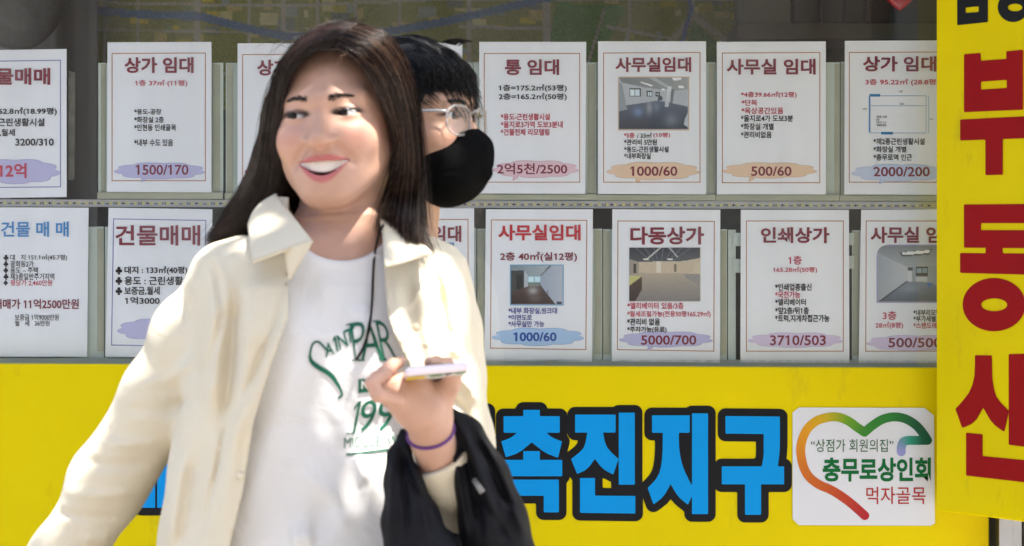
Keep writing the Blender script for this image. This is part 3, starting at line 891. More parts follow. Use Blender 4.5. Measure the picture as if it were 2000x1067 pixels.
imL.line([(475, 482), (535, 420)], 3, (90, 80, 72)); imL.line([(475, 543), (562, 655)], 3, (60, 46, 40)); imL.rc_(570, 638, 604, 655, (50, 55, 70)); imL.line([(518, 568), (518, 600)], 2, (110, 115, 122)); imL.noise(3)
sheet('sheet with a photo of a narrow brown-floored room and a blue price cloud', [(949, 409), (1158, 409), (1156, 707), (946, 705)],
      [(959, 429), (1147, 430), (1145, 684), (957, 681)], I_or,
      [('사무실임대', (973, 439, 1134, 470), I_lred, .03), ('2층 40㎡(실12평)', (977, 492, 1127, 512), I_dred, .02), ('*내부 화장실,씽크대', (993, 601, 1088, 614), I_navy, .018), ('*이면도로', (993, 615, 1039, 626), I_navy, .018),
       ('*사무실만 가능', (993, 627, 1063, 639), I_navy, .018), ('1000/60', (1003, 649, 1087, 667), I_blue, .028)],
      (C_blue, (961, 641, 1141, 675), 0.1), None, (imL, (998, 519, 1099, 595), ink('light_blue_frame_ink', 125, 180, 215)))
imM = Img(110, 82, (1005, 318, 1425, 635), (192, 178, 154))
imM.poly([(1005, 318), (1425, 318), (1425, 378), (1330, 396), (1060, 402), (1005, 384)], (52, 55, 62), (80, 84, 88))
for k in range(7): imM.line([(1040 + k * 55, 318), (1130 + k * 22, 396)], 2.5, (96, 102, 110))
imM.line([(1190, 318), (1110, 385)], 4, (190, 190, 185)); imM.line([(1240, 318), (1290, 372)], 4, (170, 172, 172))
imM.poly([(1005, 384), (1060, 402), (1060, 468), (1005, 478)], (150, 142, 130)); imM.rc_(1030, 412, 1046, 470, (60, 55, 52))
imM.poly([(1005, 478), (1060, 466), (1425, 472), (1425, 635), (1005, 635)], (172, 160, 142), (122, 120, 118)); imM.poly([(1330, 472), (1425, 474), (1425, 540), (1340, 500)], (140, 138, 135))
imM.rc_(1390, 405, 1425, 474, (196, 184, 160)); imM.rc_(1268, 412, 1284, 460, (120, 108, 92)); imM.rc_(1165, 400, 1190, 466, (214, 206, 190)); imM.rc_(1230, 384, 1262, 392, (230, 228, 220)); imM.rc_(1088, 384, 1120, 391, (225, 222, 214))
imM.poly([(1005, 484), (1080, 486), (1005, 542)], (186, 184, 122)); imM.poly([(1005, 542), (1080, 487), (1082, 560), (1040, 635), (1005, 635)], (84, 68, 58), (60, 50, 46)); imM.noise(3)
sheet('sheet with a photo of a wide hall under a dark ceiling, priced 5000/700', [(1196, 409), (1407, 410), (1406, 709), (1195, 706)],
      [(1206, 431), (1396, 432), (1395, 687), (1205, 684)], I_or,
      [('다동상가', (1231, 443, 1375, 478), I_dred, .03), ('*엘리베이터 있음/3층', (1225, 591, 1335, 604), I_red, .018), ('*월세조절가능(전용50평165.29㎡)', (1225, 607, 1388, 621), I_red, .016), ('*관리비 없음', (1225, 622, 1289, 636), BK, .024), ('*주차가능(유료)', (1225, 638, 1302, 651), BK, .024),
       ('5000/700', (1252, 655, 1360, 674), I_dred, .02)],
      (C_lilac, (1209, 648, 1393, 678), 0), (1270, 679), (imM, (1229, 484, 1368, 589), None))
sheet('sheet headed in faded red with five short lines, priced 3710/503', [(1447, 410), (1658, 410), (1659, 709), (1446, 708)],
      [(1457, 431), (1648, 431), (1648, 687), (1457, 687)], I_or,
      [('인쇄상가', (1486, 444, 1620, 475), I_dred, .03), ('1층', (1540, 500, 1566, 517), I_red, .015), ('165.28㎡(50평)', (1510, 521, 1596, 534), I_red, .012), ('*인쇄업종출신', (1514, 554, 1585, 568), BK, .024), ('*국전가능', (1514, 569, 1563, 583), I_red, .02),
       ('*엘리베이터', (1514, 584, 1574, 597), BK, .024), ('*앞2층/뒤1층', (1514, 600, 1580, 614), BK, .022), ('*트럭,지게차접근가능', (1514, 615, 1620, 630), BK, .022), ('3710/503', (1504, 655, 1613, 675), I_dred, .02)],
      (C_vio, (1461, 650, 1648, 679), 0.1))
imO = Img(100, 72, (960, 310, 1440, 640), (152, 158, 162))
imO.poly([(960, 310), (1440, 310), (1440, 420), (1262, 430), (1140, 437), (960, 350)], (124, 130, 134), (160, 166, 168))
imO.poly([(960, 352), (1140, 438), (1140, 522), (975, 640), (960, 640)], (148, 156, 164), (186, 190, 194), (1, 0))
imO.poly([(1262, 430), (1440, 420), (1440, 640), (1290, 527)], (150, 156, 162), (130, 136, 144), (1, 0))
imO.poly([(1140, 520), (1290, 526), (1440, 640), (975, 640)], (120, 128, 140), (84, 92, 102)); imO.spot(1160, 560, 60, 30, (150, 160, 172), .6)
imO.poly([(1092, 350), (1287, 331), (1272, 362), (1108, 375)], (60, 62, 60)); imO.poly([(1105, 350), (1278, 335), (1266, 354), (1112, 366)], (244, 245, 240))
imO.rc_(1140, 440, 1170, 458, (70, 75, 80)); imO.rc_(1143, 458, 1168, 520, (196, 202, 204)); imO.rc_(1188, 435, 1264, 490, (58, 62, 68)); imO.rc_(1194, 441, 1224, 470, (140, 160, 172)); imO.rc_(1229, 441, 1259, 470, (130, 150, 164)); imO.rc_(1190, 494, 1258, 520, (188, 192, 194))
imO.poly([(1140, 520), (975, 640), (960, 640), (1138, 514)], (50, 50, 52)); imO.spot(1272, 540, 10, 10, (30, 100, 190), 1); imO.noise(3)
def rnd(o):
    q = [(1710, 592)] + [(1710, 497)] + [(1710 + 20 * (1 - math.cos(t)), 497 - 20 * math.sin(t)) for t in np.linspace(0.2, math.pi / 2, 8)]
    pp = q + [(1752, 477), (1752, 481)] + [(1734 - 20 * math.sin(t) + 0, 481 + 20 * (1 - math.cos(t))) for t in np.linspace(0.2, math.pi / 2, 8)] + [(1714, 592)]
    cor = [(1709, 476), (1731, 476)] + [(1712.5 + 20 * (1 - math.cos(t)), 499 - 20 * math.sin(t)) for t in np.linspace(math.pi / 2, 0.0, 10)] + [(1709, 499)]
    flat('corner_mask', [(cor, [tuple(range(len(cor)))[::-1]])], PD - 0.0014, M_paper, o)
sheet('sheet with a photo of a room with a long ceiling light, priced 500/500', [(1682, 410), (1895, 409), (1895, 709), (1677, 709)],
      [(1691, 431), (1885, 431), (1885, 687), (1690, 687)], I_or,
      [('사무실 임대', (1700, 443, 1870, 475), I_dred, .03), ('3층', (1724, 608, 1751, 625), I_red, .015), ('28㎡(8평)', (1710, 629, 1764, 643), I_red, .015), ('*내부리모델링', (1784, 605, 1846, 617), BK, .022), ('*부가세별도', (1784, 617, 1838, 629), BK, .022), ('*스탠드에어컨', (1784, 630, 1850, 642), I_red, .02),
       ('500/500', (1735, 660, 1839, 679), I_dred, .02)],
      (C_vio, (1692, 655, 1880, 685), 0.1), None, (imO, (1714, 480, 1870, 590), ink('lilac_frame_ink', 178, 170, 210)), rnd)

# ------------------------------------------------------------------ yellow board with blue letters
BD = 4.462
v, f = slab([(-1300, 705), (1870, 719), (1932, 719.3), (1932, 2000), (-1300, 2000)][:1] + [(1932, 719.3), (1932, 1830), (-1300, 1830)], BD, BD + 0.03)
board = mk('sign_board', v, f, M_yellow, origin=W(900, 1830, BD))
tag(board, 'long yellow sign board with blue black-edged letters under the window', 'sign')
bevel(board, 0.003)
K = 2.9076
c8 = lambda pts: [(900 + x / K, 700 + y / K) for x, y in pts]
def arc(pts, n=14):
    return [tuple(p) for p in spline(pts, n)]
R8 = lambda a, b, c, d: rect(a, b, c, d)
LET = {}
LET['chok'] = [R8(355, 293, 449, 332), R8(243, 329, 562, 423),
    [(318, 421), (487, 421)] + arc([(487, 423), (520, 450), (575, 472)], 6) + arc([(552, 565), (478, 535), (403, 477)], 6) + arc([(403, 477), (330, 535), (255, 562)], 6)[1:] + arc([(230, 472), (285, 450), (318, 423)], 6),
    R8(355, 527, 449, 580), R8(230, 577, 576, 670), [(245, 689), (557, 689), (557, 875), (471, 875), (471, 781), (245, 781)]]
LET['jin'] = [R8(649, 320, 879, 422),
    [(718, 420), (808, 420)] + arc([(808, 422), (830, 505), (896, 572)], 7) + arc([(866, 660), (808, 628), (762, 572)], 6) + arc([(762, 572), (715, 630), (660, 657)], 6)[1:] + arc([(626, 572), (697, 510), (718, 422)], 7),
    R8(897, 309, 988, 718), [(677, 680), (762, 680), (762, 780), (991, 782), (991, 882), (677, 878)]]
LET['ji'] = [R8(1086, 324, 1300, 423),
    [(1147, 421), (1238, 421)] + arc([(1238, 423), (1242, 530), (1265, 625), (1313, 725)], 9) + [(1313, 780)] + arc([(1290, 832), (1235, 785), (1192, 715)], 6) + arc([(1192, 715), (1150, 785), (1094, 830)], 6)[1:] + arc([(1061, 737), (1122, 665), (1144, 560), (1147, 423)], 9),
    R8(1313, 313, 1404, 885)]
LET['gu'] = [[(1503, 328), (1812, 331)] + arc([(1812, 420), (1811, 520), (1800, 616)], 6) + arc([(1708, 616), (1719, 560), (1720, 500)], 5) + [(1720, 430), (1503, 428)],
    R8(1482, 614, 1836, 716), R8(1614, 714, 1705, 889)]
LET['bi'] = [R8(-175, 320, -95, 700), R8(-175, 480, 45, 570), R8(-35, 320, 45, 700), R8(-175, 615, 45, 700), R8(60, 300, 152, 880)]
def simple(x, ps): return [R8(x + a, b, x + c, d) for a, b, c, d in ps]
LET['jeong'] = simple(-610, [(10, 320, 230, 410), (80, 410, 165, 590), (230, 450, 290, 530), (285, 300, 372, 640), (60, 690, 372, 770), (60, 800, 372, 880), (60, 690, 140, 880), (292, 690, 372, 880)])
LET['jae'] = simple(-1030, [(10, 320, 190, 410), (60, 410, 140, 800), (200, 310, 275, 880), (270, 550, 310, 630), (310, 300, 385, 880)])
LET['un'] = simple(-1450, [(110, 300, 300, 360), (110, 300, 180, 470), (230, 300, 300, 470), (110, 410, 300, 470), (10, 520, 390, 605), (160, 600, 245, 690), (60, 680, 140, 880), (60, 800, 370, 880)])
LET['se'] = [rect(225, 808, 248, 930), rect(205, 930, 228, 990), rect(246, 930, 268, 990), rect(250, 870, 280, 898), rect(277, 805, 303, 992), rect(307, 802, 333.5, 992)]
LET['se'] = [[((x - 900) * K, (y - 700) * K) for x, y in q] for q in LET['se']]
for key, polys in LET.items():
    pp = [c8(q) for q in polys]
    allp = np.array([p for q in pp for p in q]); mn, mx = allp.min(0) - 18, allp.max(0) + 18
    vis = key in ('chok', 'jin', 'ji', 'gu', 'se', 'bi')
    sd = lambda X, Y: np.min([poly_sd(X, Y, q) for q in pp], axis=0)
    Vo, Fo = raster(lambda X, Y: sd(X, Y) - 15.0, mn[0], mn[1], mx[0], mx[1], 3.0)
    Vi, Fi = raster(sd, mn[0], mn[1], mx[0], mx[1], 1.7 if vis else 3.0)
    let = flat('letter', [(Vi, [q[::-1] for q in Fi])], BD - 0.0022, M_blue, board)
    flat('letter_outline', [(Vo, [q[::-1] for q in Fo])], BD - 0.0010 - 0.00008 * list(LET).index(key), M_black, let)

# heart sticker
ST = BD - 0.0022
q = [(1549 + 12, 796), (1806, 797), (1824, 812), (1826, 1022), (1818, 1027), (1552 + 8, 1026), (1548, 1014), (1548, 806)]
fr = [W(x, y, ST) for x, y in q]; bk = [W(x, y, ST + 0.0009) for x, y in q]; n = len(q)
stk = mk('heart_sticker', fr + bk, [tuple(range(n))[::-1], tuple(range(n, 2 * n))] + [(i, (i + 1) % n, n + (i + 1) % n, n + i) for i in range(n)], M_sticker, origin=W(1687, 1027, ST))
tag(stk, 'white square sticker with a rainbow heart outline and green lettering', 'sticker')
k2 = 3.594
lg = lambda p: [(1530 + x / k2, 770 + y / k2) for x, y in p]
path1 = spline(lg([(572, 853), (485, 775), (405, 715), (330, 670), (250, 635), (180, 580), (140, 505), (122, 410), (130, 330), (165, 250), (222, 195), (290, 168), (372, 160), (450, 185), (520, 235), (570, 268)]), 90)
path2 = spline(lg([(570, 268), (630, 218), (700, 176), (780, 160), (860, 175), (930, 218), (980, 275), (1012, 325)]), 50)
path3 = spline(lg([(1012, 325), (930, 325), (872, 326), (842, 338), (829, 372), (828, 404)]), 40)
hp = np.concatenate([path1, path2[1:], path3[1:]])
Vh, Fh = raster(lambda X, Y: seg_d(X, Y, [tuple(p) for p in hp], False)[0] - 8.7, 1540, 790, 1826, 1025, 1.7)
_, T = seg_d(Vh[:, 0], Vh[:, 1], [tuple(p) for p in hp], False)
ck = np.array([0, .1, .28, .40, .47, .55, .62, .72, .82, .90, .945, 1.0])
cc = s2l(np.array([(176, 28, 40), (190, 65, 30), (208, 115, 22), (226, 155, 10), (205, 170, 20), (110, 160, 25), (55, 135, 40), (35, 125, 45), (5, 85, 50), (0, 90, 62), (35, 150, 120), (152, 152, 208)]))
hc = np.stack([np.interp(T, ck, cc[:, i]) for i in range(3)], 1)
mk('heart_outline', [W(x, y, ST - 0.0006) for x, y in Vh], [q[::-1] for q in Fh], M_print, stk, cols=hc)
flat('lettering', [text_px('“상점가 회원의집”', (1584, 858, 1745, 883), 0.0)], ST - 0.0008, I_dkgreen, stk)
flat('lettering', [text_px('충무로상인회', (1607, 894, 1818, 941), 0.034)], ST - 0.0008, I_green, stk)
flat('lettering', [text_px('먹자골목', (1692, 951, 1808, 985), 0.004)], ST - 0.0008, I_brick, stk)

# ------------------------------------------------------------------ projecting yellow sign at the right
AL = math.radians(58)
D0s = 4.40
p0 = np.array(W(1828, 533.5, D0s)); u = np.array([math.cos(AL), -math.sin(AL), 0]); nrm = np.array([-math.sin(AL), -math.cos(AL), 0])
def onsign(px, py, off=0.0):
    d = np.array([(px - 1000) / F, 1.0, (533.5 - py) / F]); c = np.array([0, CAMY, CAMZ])
    q = p0 + nrm * off
    t = ((q - c) @ nrm) / (d @ nrm)
    return c + d * t
def onu(s, z, off=0.0): return p0 + u * s + nrm * off + np.array([0, 0, z - p0[2]])
zb = onsign(1828, 998)[2]
c0 = [onu(0, zb), onu(0.62, zb), onu(0.62, 3.2), onu(0, 3.2)]
c1 = [onu(0, zb, -0.12), onu(0.62, zb, -0.12), onu(0.62, 3.2, -0.12), onu(0, 3.2, -0.12)]
vs = mk('projecting_sign', c0 + c1, [(0, 1, 2, 3), (7, 6, 5, 4), (1, 0, 4, 5), (2, 1, 5, 6), (3, 2, 6, 7), (0, 3, 7, 4)], M_yellow2, origin=onu(0.3, zb, -0.06))
tag(vs, 'tall yellow projecting sign with big dark red letters at the right edge', 'sign')
bevel(vs, 0.004)
def sletter(polys, holes, m, cell=2.2):
    allp = np.array([p for q in polys for p in q]); mn, mx = allp.min(0) - 3, allp.max(0) + 3
    def sd(X, Y):
        d = np.min([poly_sd(X, Y, q) for q in polys], axis=0)
        for h in holes: d = np.maximum(d, -poly_sd(X, Y, h))
        return d
    V, Q = raster(sd, mn[0], mn[1], mx[0], mx[1], cell)
    mk('letter', [onsign(x, y, 0.0012) for x, y in V], [q[::-1] for q in Q], m, vs)
el = lambda cx, cy, rx, ry: [(cx + rx * math.cos(t), cy + ry * math.sin(t)) for t in np.linspace(0, 2 * math.pi, 40, endpoint=False)]
c5 = lambda p: [(1380 + x / 2.54, y / 2.54) for x, y in p]
c7 = lambda p: [(1400 + x / 3.048, 380 + y / 3.048) for x, y in p]
c1_ = lambda p: [(1530 + x / 3.594, 770 + y / 3.594) for x, y in p]
sletter([c5([(1243, -150), (1395, -165), (1395, 110), (1243, 126)])], [c5([(1285, 38), (1350, 32), (1350, 60), (1285, 65)]), c5([(1285, -80), (1350, -86), (1350, -40), (1285, -34)])], M_black)
sletter([c5(el(1520, 36, 76, 74))], [c5(el(1530, 38, 36, 19))], M_black)
sletter([c5([(1277, 270), (1360, 263), (1360, 302), (1487, 293), (1487, 255), (1570, 247), (1570, 545), (1277, 557)])], [c5([(1361, 406), (1489, 397), (1489, 437), (1361, 445)])], M_redv)
sletter([c5([(1258, 594), (1588, 577), (1588, 686), (1258, 698)]), c5([(1383, 694), (1469, 690), (1469, 867), (1383, 870)])], [], M_redv)
sletter([c7([(1471, 60), (1850, 57), (1850, 320), (1471, 317)])], [c7([(1573, 171), (1900, 171), (1900, 213), (1573, 213)])], M_redv)
sletter([c7([(1600, 316), (1702, 316), (1702, 352), (1600, 352)]), c7([(1448, 349), (1870, 352), (1870, 478), (1448, 467)])], [], M_redv)
sletter([c7(el(1650, 656, 187, 159))], [c7(el(1651, 657, 78, 38))], M_redv)
sletter([[(1904, 694), (1937, 694.5)] + arc([(1938, 740), (1946, 775), (1970.5, 803)], 7) + arc([(1961.5, 844), (1938, 826), (1920, 796)], 6) + arc([(1920, 796), (1903, 824), (1879, 836)], 6)[1:] + arc([(1866, 799), (1892, 768), (1903, 735), (1904, 694)], 7)], [], M_redv)
sletter([[(1970, 692), (2004, 691), (2004, 873), (1970, 869)], [(2000, 760), (2026, 760), (2026, 792), (2000, 791)]], [], M_redv)
sletter([[(1886.7, 845.4), (1919, 848.5), (1919, 891), (2012, 900), (2012, 943.5), (1886.7, 929)]], [], M_redv)

# ================================================================== people
M_skin = mat_vcol('skin', 0.46, 0.35, bump=0.12, bscale=420)
_b = M_skin.node_tree.nodes['Principled BSDF']
_b.inputs['Subsurface Weight'].default_value = 0.12
_b.inputs['Subsurface Radius'].default_value = (1.0, 0.35, 0.2)
_b.inputs['Subsurface Scale'].default_value = 0.012
M_eye = mat('eye_white', (0.50, 0.48, 0.47), 0.15, 0.6)
M_iris = mat('iris', (0.012, 0.007, 0.005), 0.3, 0.25)
M_teeth = mat('tooth_enamel', (0.88, 0.82, 0.70), 0.25, 0.5)

def mat_hair(name, c0, c1, rough=0.33, spec=0.6, coat=0.0):
    m = mat(name, c0, rough, spec, **{'Coat Weight': coat, 'Coat Roughness': 0.28})
    nt = m.node_tree
    b = nt.nodes['Principled BSDF']
    tc = nt.nodes.new('ShaderNodeTexCoord')
    n = nt.nodes.new('ShaderNodeTexNoise'); n.inputs['Scale'].default_value = 70; n.inputs['Detail'].default_value = 3
    nt.links.new(tc.outputs['Object'], n.inputs['Vector'])
    mx = nt.nodes.new('ShaderNodeMix'); mx.data_type = 'RGBA'
    mx.inputs['A'].default_value = (*c0, 1); mx.inputs['B'].default_value = (*c1, 1)
    nt.links.new(n.outputs['Fac'], mx.inputs['Factor'])
    nt.links.new(mx.outputs['Result'], b.inputs['Base Color'])
    b.inputs['Anisotropic'].default_value = 0.5
    return m
M_hairw = mat_hair('dark_brown_hair', (0.005, 0.003, 0.0022), (0.030, 0.014, 0.009), 0.27, 0.36, 0.0)
M_hair_sunlit = mat_hair('sunlit_brown_hair', (0.05, 0.026, 0.015), (0.15, 0.085, 0.05), 0.3, 0.6)  # paler copy that paints sunlit highlights into some strands
M_hairm = mat_hair('black_hair', (0.006, 0.005, 0.005), (0.012, 0.010, 0.009), 0.45, 0.35)

def mat_cloth(name, col, rough=0.85, bump=0.25, scale=900, trans=0.0, noise=0.03, nscale=12):
    m = mat(name, col, rough, 0.2, noise=noise, nscale=nscale, bump=bump, bscale=scale)
    nt = m.node_tree; b = nt.nodes['Principled BSDF']
    b.inputs['Sheen Weight'].default_value = 0.1
    n = nt.nodes.new('ShaderNodeTexNoise'); n.inputs['Scale'].default_value = 16; n.inputs['Detail'].default_value = 5; n.inputs['Distortion'].default_value = 1.2
    tc = nt.nodes.new('ShaderNodeTexCoord'); nt.links.new(tc.outputs['Object'], n.inputs['Vector'])
    b2 = nt.nodes.new('ShaderNodeBump'); b2.inputs['Strength'].default_value = 0.35; b2.inputs['Distance'].default_value = 0.012
    nt.links.new(n.outputs['Fac'], b2.inputs['Height'])
    if b.inputs['Normal'].is_linked:
        nt.links.new(b.inputs['Normal'].links[0].from_socket, b2.inputs['Normal'])
    nt.links.new(b2.outputs['Normal'], b.inputs['Normal'])
    return m
M_jack = mat_cloth('cream_cotton', (0.64, 0.57, 0.43))
M_tee = mat_cloth('white_jersey', (0.70, 0.69, 0.675), noise=0.015)
M_trou = mat_cloth('beige_cotton', (0.50, 0.45, 0.36))
M_blk = mat_cloth('black_cotton', (0.004, 0.004, 0.006), 0.7, 0.2, 600)
M_blk.node_tree.nodes['Principled BSDF'].inputs['Sheen Weight'].default_value = 0.0
M_tgreen = mat('green_screen_print', (0.010, 0.105, 0.062), 0.7, 0.2)

class Head:
    def __init__(s, c, yaw, roll, pitch, smile, wide=1.0, long=1.0):
        s.c = np.array(c, float); s.R = Ry(roll) @ Rz(yaw) @ Rx(pitch); s.smile = smile; s.wide = wide; s.long = long
    def loc(s, P): return ((P - s.c) @ s.R) / np.array([s.wide, 1, s.long])
    def wld(s, p): return (np.asarray(p, float) * np.array([s.wide, 1, s.long])) @ s.R.T + s.c
    def sdf(s, P):
        d = np.linalg.norm(P - s.c, axis=1) - 0.135
        m = d < 0.055
        if m.any(): d[m] = s._sdf(P[m])
        return d
    def _sdf(s, P):
        p = s.loc(P)
        q = p.copy(); q[:, 0] = np.abs(q[:, 0])
        d = ell(p, (0, 0.010, 0.028), (0.0705, 0.092, 0.076))
        d = smin(d, ell(p, (0, -0.020, -0.020), (0.0675, 0.064, 0.082)), 0.03)
        d = smin(d, ell(p, (0, -0.028, -0.059), (0.0445, 0.054, 0.046)), 0.035)
        d = smin(d, rcone(p, (-0.007, -0.070, -0.0945), (0.007, -0.070, -0.0945), 0.0160, 0.0160), 0.03)
        d = smin(d, rcone(q, (0.0535, 0.0, -0.045), (0.018, -0.060, -0.090), 0.013, 0.014), 0.03)   # jaw line
        ch = 0.0205 if s.smile else 0.017
        d = smin(d, ell(q, (0.036, -0.0615, -0.032), (0.024, 0.0205, ch)), 0.026)                         # cheeks
        d = smin(d, rcone(q, (0.008, -0.0805, 0.020), (0.046, -0.063, 0.021), 0.0085, 0.008), 0.016)       # brow
        # eye sockets, lids
        d = smax(d, -ell(q, (0.0325, -0.099, -0.001), (0.0175, 0.0165, 0.0115)), 0.014)
        d = smin(d, ell(q, (0.0325, -0.0700, 0.0005), (0.0160, 0.0140, 0.0118)), 0.006)
        # nose
        nz = rcone(p, (0, -0.0785, 0.004), (0, -0.0985, -0.030), 0.0074, 0.0100)
        nz = smin(nz, ell(p, (0, -0.1020, -0.0330), (0.0125, 0.0108, 0.0098)), 0.008)
        nz = smin(nz, ell(q, (0.0160, -0.0885, -0.0358), (0.0080, 0.0105, 0.0080)), 0.006)
        d = smin(d, nz, 0.0085)
        d = smax(d, -ell(q, (0.0076, -0.0970, -0.0425), (0.0044, 0.0060, 0.0034)), 0.003)
        # eyelid slit
        zz = q[:, 2] - 0.0006 + 6.0 * (q[:, 0] - 0.0325) ** 2 * 0.6 - 0.05 * (q[:, 0] - 0.0325)
        qq = np.column_stack([q[:, 0], q[:, 1], zz])
        d = smax(d, -ell(qq, (0.0325, -0.088, 0.0), (0.0145, 0.030, 0.0030 if s.smile else 0.0021)), 0.0015)
        # mouth
        if s.smile:
            x2 = p[:, 0] ** 2; p = p - np.array((0, 0, 0.0030))
            m = np.column_stack([p[:, 0], p[:, 1] - 6.0 * x2, p[:, 2]])
            d = smin(d, ell(m, (0, -0.0755, -0.0690), (0.036, 0.0135, 0.0200)), 0.018)
            xs = np.linspace(-0.0305, 0.0305, 9)
            up = rcone_multi(m, [(x, -0.0855 + 1.0 * x * x, -0.0585 - 3.2 * x * x) for x in xs], [0.0020 + 0.0020 * (1 - (x / 0.0305) ** 2) for x in xs])
            lo = rcone_multi(m, [(x, -0.0855 + 1.0 * x * x, -0.0838 + 22.5 * x * x) for x in xs], [0.0021 + 0.0030 * (1 - (x / 0.0305) ** 2) for x in xs])
            d = smin(d, smin(up, lo, 0.002), 0.005)
            op = np.maximum(np.maximum(p[:, 2] - (-0.0612 - 1.5 * x2), (-0.0800 + 19.4 * x2) - p[:, 2]), p[:, 1] + 0.060)
            op = np.maximum(op, np.abs(p[:, 0]) - 0.0295)
            d = smax(d, -op, 0.0012)
            p = p + np.array((0, 0, 0.0030))
            fold = rcone(q, (0.0195, -0.0905, -0.040), (0.0385, -0.0785, -0.062), 0.004, 0.003)
            d = smax(d, -fold, 0.010)
        else:
            d = smin(d, ell(p, (0, -0.085, -0.070), (0.024, 0.009, 0.010)), 0.012)
        # ears
        RE = Rz(0.35)
        e = ell(q, (0.0735, 0.012, -0.012), (0.0065, 0.017, 0.031), RE)
        e = smax(e, -ell(q, (0.0815, 0.008, -0.006), (0.006, 0.009, 0.017), RE), 0.004)
        d = smin(d, e, 0.007)
        return d * min(s.wide, 1.0)
    def color(s, V, base, lip):
        p = s.loc(V); ax = np.abs(p[:, 0])
        C = np.ones((len(V), 3)) * np.array(base)
        def blend(w, c):
            nonlocal C
            w = np.clip(w, 0, 1)[:, None]; C = C * (1 - w) + np.array(c) * w
        head = np.linalg.norm(p, axis=1) < 0.16
        n = np.sin(V[:, 0] * 210 + 3 * np.sin(V[:, 2] * 95)) * np.sin(V[:, 2] * 180 + V[:, 1] * 140)
        C *= (1 + 0.02 * n)[:, None]
        blend(0.45 * np.exp(-(((ax - 0.042) / 0.020) ** 2 + ((p[:, 2] + 0.032) / 0.018) ** 2)) * (p[:, 1] < -0.02), np.array(base) * (1.08, 0.80, 0.80))
        blend(0.35 * np.exp(-((ax / 0.013) ** 2 + ((p[:, 2] + 0.042) / 0.012) ** 2)) * (p[:, 1] < -0.09), np.array(base) * (1.03, 0.84, 0.82))
        blend(0.5 * np.exp(-(((ax - 0.075) / 0.012) ** 2 + ((p[:, 2] + 0.012) / 0.03) ** 2)), np.array(base) * (1.05, 0.75, 0.68))
        lid = np.abs(np.sqrt(((ax - 0.0325) / 0.0150) ** 2 + ((p[:, 2] - 0.0012) / 0.0052) ** 2) - 1.0)
        blend(1.0 * np.exp(-(lid / 0.33) ** 2) * (p[:, 1] < -0.06) * (p[:, 2] > -0.001), (0.02, 0.012, 0.010))
        if s.smile:
            x2 = p[:, 0] ** 2; p = p - np.array((0, 0, 0.0030))
            front = (p[:, 1] < -0.055) & head & (ax < 0.0335)
            zu = -0.0541 - 6.5 * x2 - 0.0012 * np.exp(-(p[:, 0] / 0.004) ** 2); zl = -0.0892 + 26.0 * x2
            lipd = np.minimum(zu - p[:, 2], p[:, 2] - zl)
            blend(np.clip(lipd / 0.0016 + 0.5, 0, 1) * front * 0.92, lip)
            op = np.minimum((-0.0615 - 1.5 * x2) - p[:, 2], p[:, 2] - (-0.0795 + 19.4 * x2))
            blend(np.clip(op / 0.001, 0, 1) * front * (p[:, 1] > -0.0805 + 6.0 * x2), (0.16, 0.025, 0.025))
        return C

def rcone_multi(P, pts, rad):
    d = None
    for i in range(len(pts) - 1):
        q = rcone(P, pts[i], pts[i + 1], rad[i], rad[i + 1])
        d = q if d is None else np.minimum(d, q)
    return d

def uvball(c, r, nu=24, nv=16, R=None):
    V = []
    for i in range(nv + 1):
        th = math.pi * i / nv
        for j in range(nu):
            ph = 2 * math.pi * j / nu
            V.append((math.sin(th) * math.cos(ph) * r, -math.cos(th) * r, math.sin(th) * math.sin(ph) * r))
    V = np.array(V)
    if R is not None: V = V @ R.T
    V = V + np.asarray(c)
    Fc = []
    for i in range(nv):
        for j in range(nu):
            k = (j + 1) % nu
            Fc.append((i * nu + j, (i + 1) * nu + j, (i + 1) * nu + k, i * nu + k))
    return V, Fc

def add_eyes(h, parent, gaze):
    for sx in (-1, 1):
        c = h.wld((sx * 0.0325, -0.0708, 0.0008))
        Rg = h.R @ Rz(gaze) @ Rx(0.02)
        V, Fc = uvball(c, 0.0128, nv=20, R=Rg)
        # iris and pupil: the cap around the gaze pole of the same ball
        mi = [1 if (i // 24) < 4 else 0 for i in range(len(Fc))]
        mk('eye', V, Fc, [M_eye, M_iris], parent, smooth=True, midx=mi)

def add_lashes(h, parent, mtl, hh):
    for sx in (-1, 1):
        t = np.linspace(-1.06, 1.14, 16)
        x = 0.0325 + 0.0145 * t
        z = -0.0003 + (hh + 0.0008) * np.sqrt(np.clip(1 - (t / 1.2) ** 2, 0, 1)) + 0.05 * (x - 0.0325)
        P = np.column_stack([sx * x, np.full(16, -0.12), z])
        for _ in range(40):
            P[:, 1] += np.clip(h.sdf(h.wld(P)) - 0.0004, -0.004, 0.02) * 0.8
        V, Q = tube(h.wld(P), 0.0008, 6, 0.0006)
        mk('eyelashes', V, Q, mtl, parent, smooth=True)

def add_brows(h, parent, mtl, thick=1.0):
    for sx in (-1, 1):
        loc = []
        for i in range(170):
            t = rng.random() ** 0.9
            x = 0.0125 + 0.027 * t
            z = 0.0180 + 0.0042 * math.sin(min(1, t * 1.1) * math.pi * 0.65) - 0.003 * max(0, t - 0.6) + rng.normal(0, 0.0013 * (1.1 - 0.75 * t)) * thick
            L_ = 0.0055 * (0.6 + 0.6 * rng.random())
            dx, dz = L_ * (0.65 + 0.3 * t), L_ * (0.22 - 0.40 * t)
            for k in (0, 0.5, 1): loc.append((sx * (x + dx * k), -0.125, z + dz * k))
        loc = np.array(loc)
        for _ in range(40):
            dd = h.sdf(h.wld(loc)); loc[:, 1] += np.clip(dd - 0.0005, -0.004, 0.02) * 0.8
        V, Q = strands(h.wld(loc).reshape(-1, 3, 3), 0.00040, 0.00015)
        mk('eyebrow', V, Q, mtl, parent)

def skin_base(c): return tuple(c)

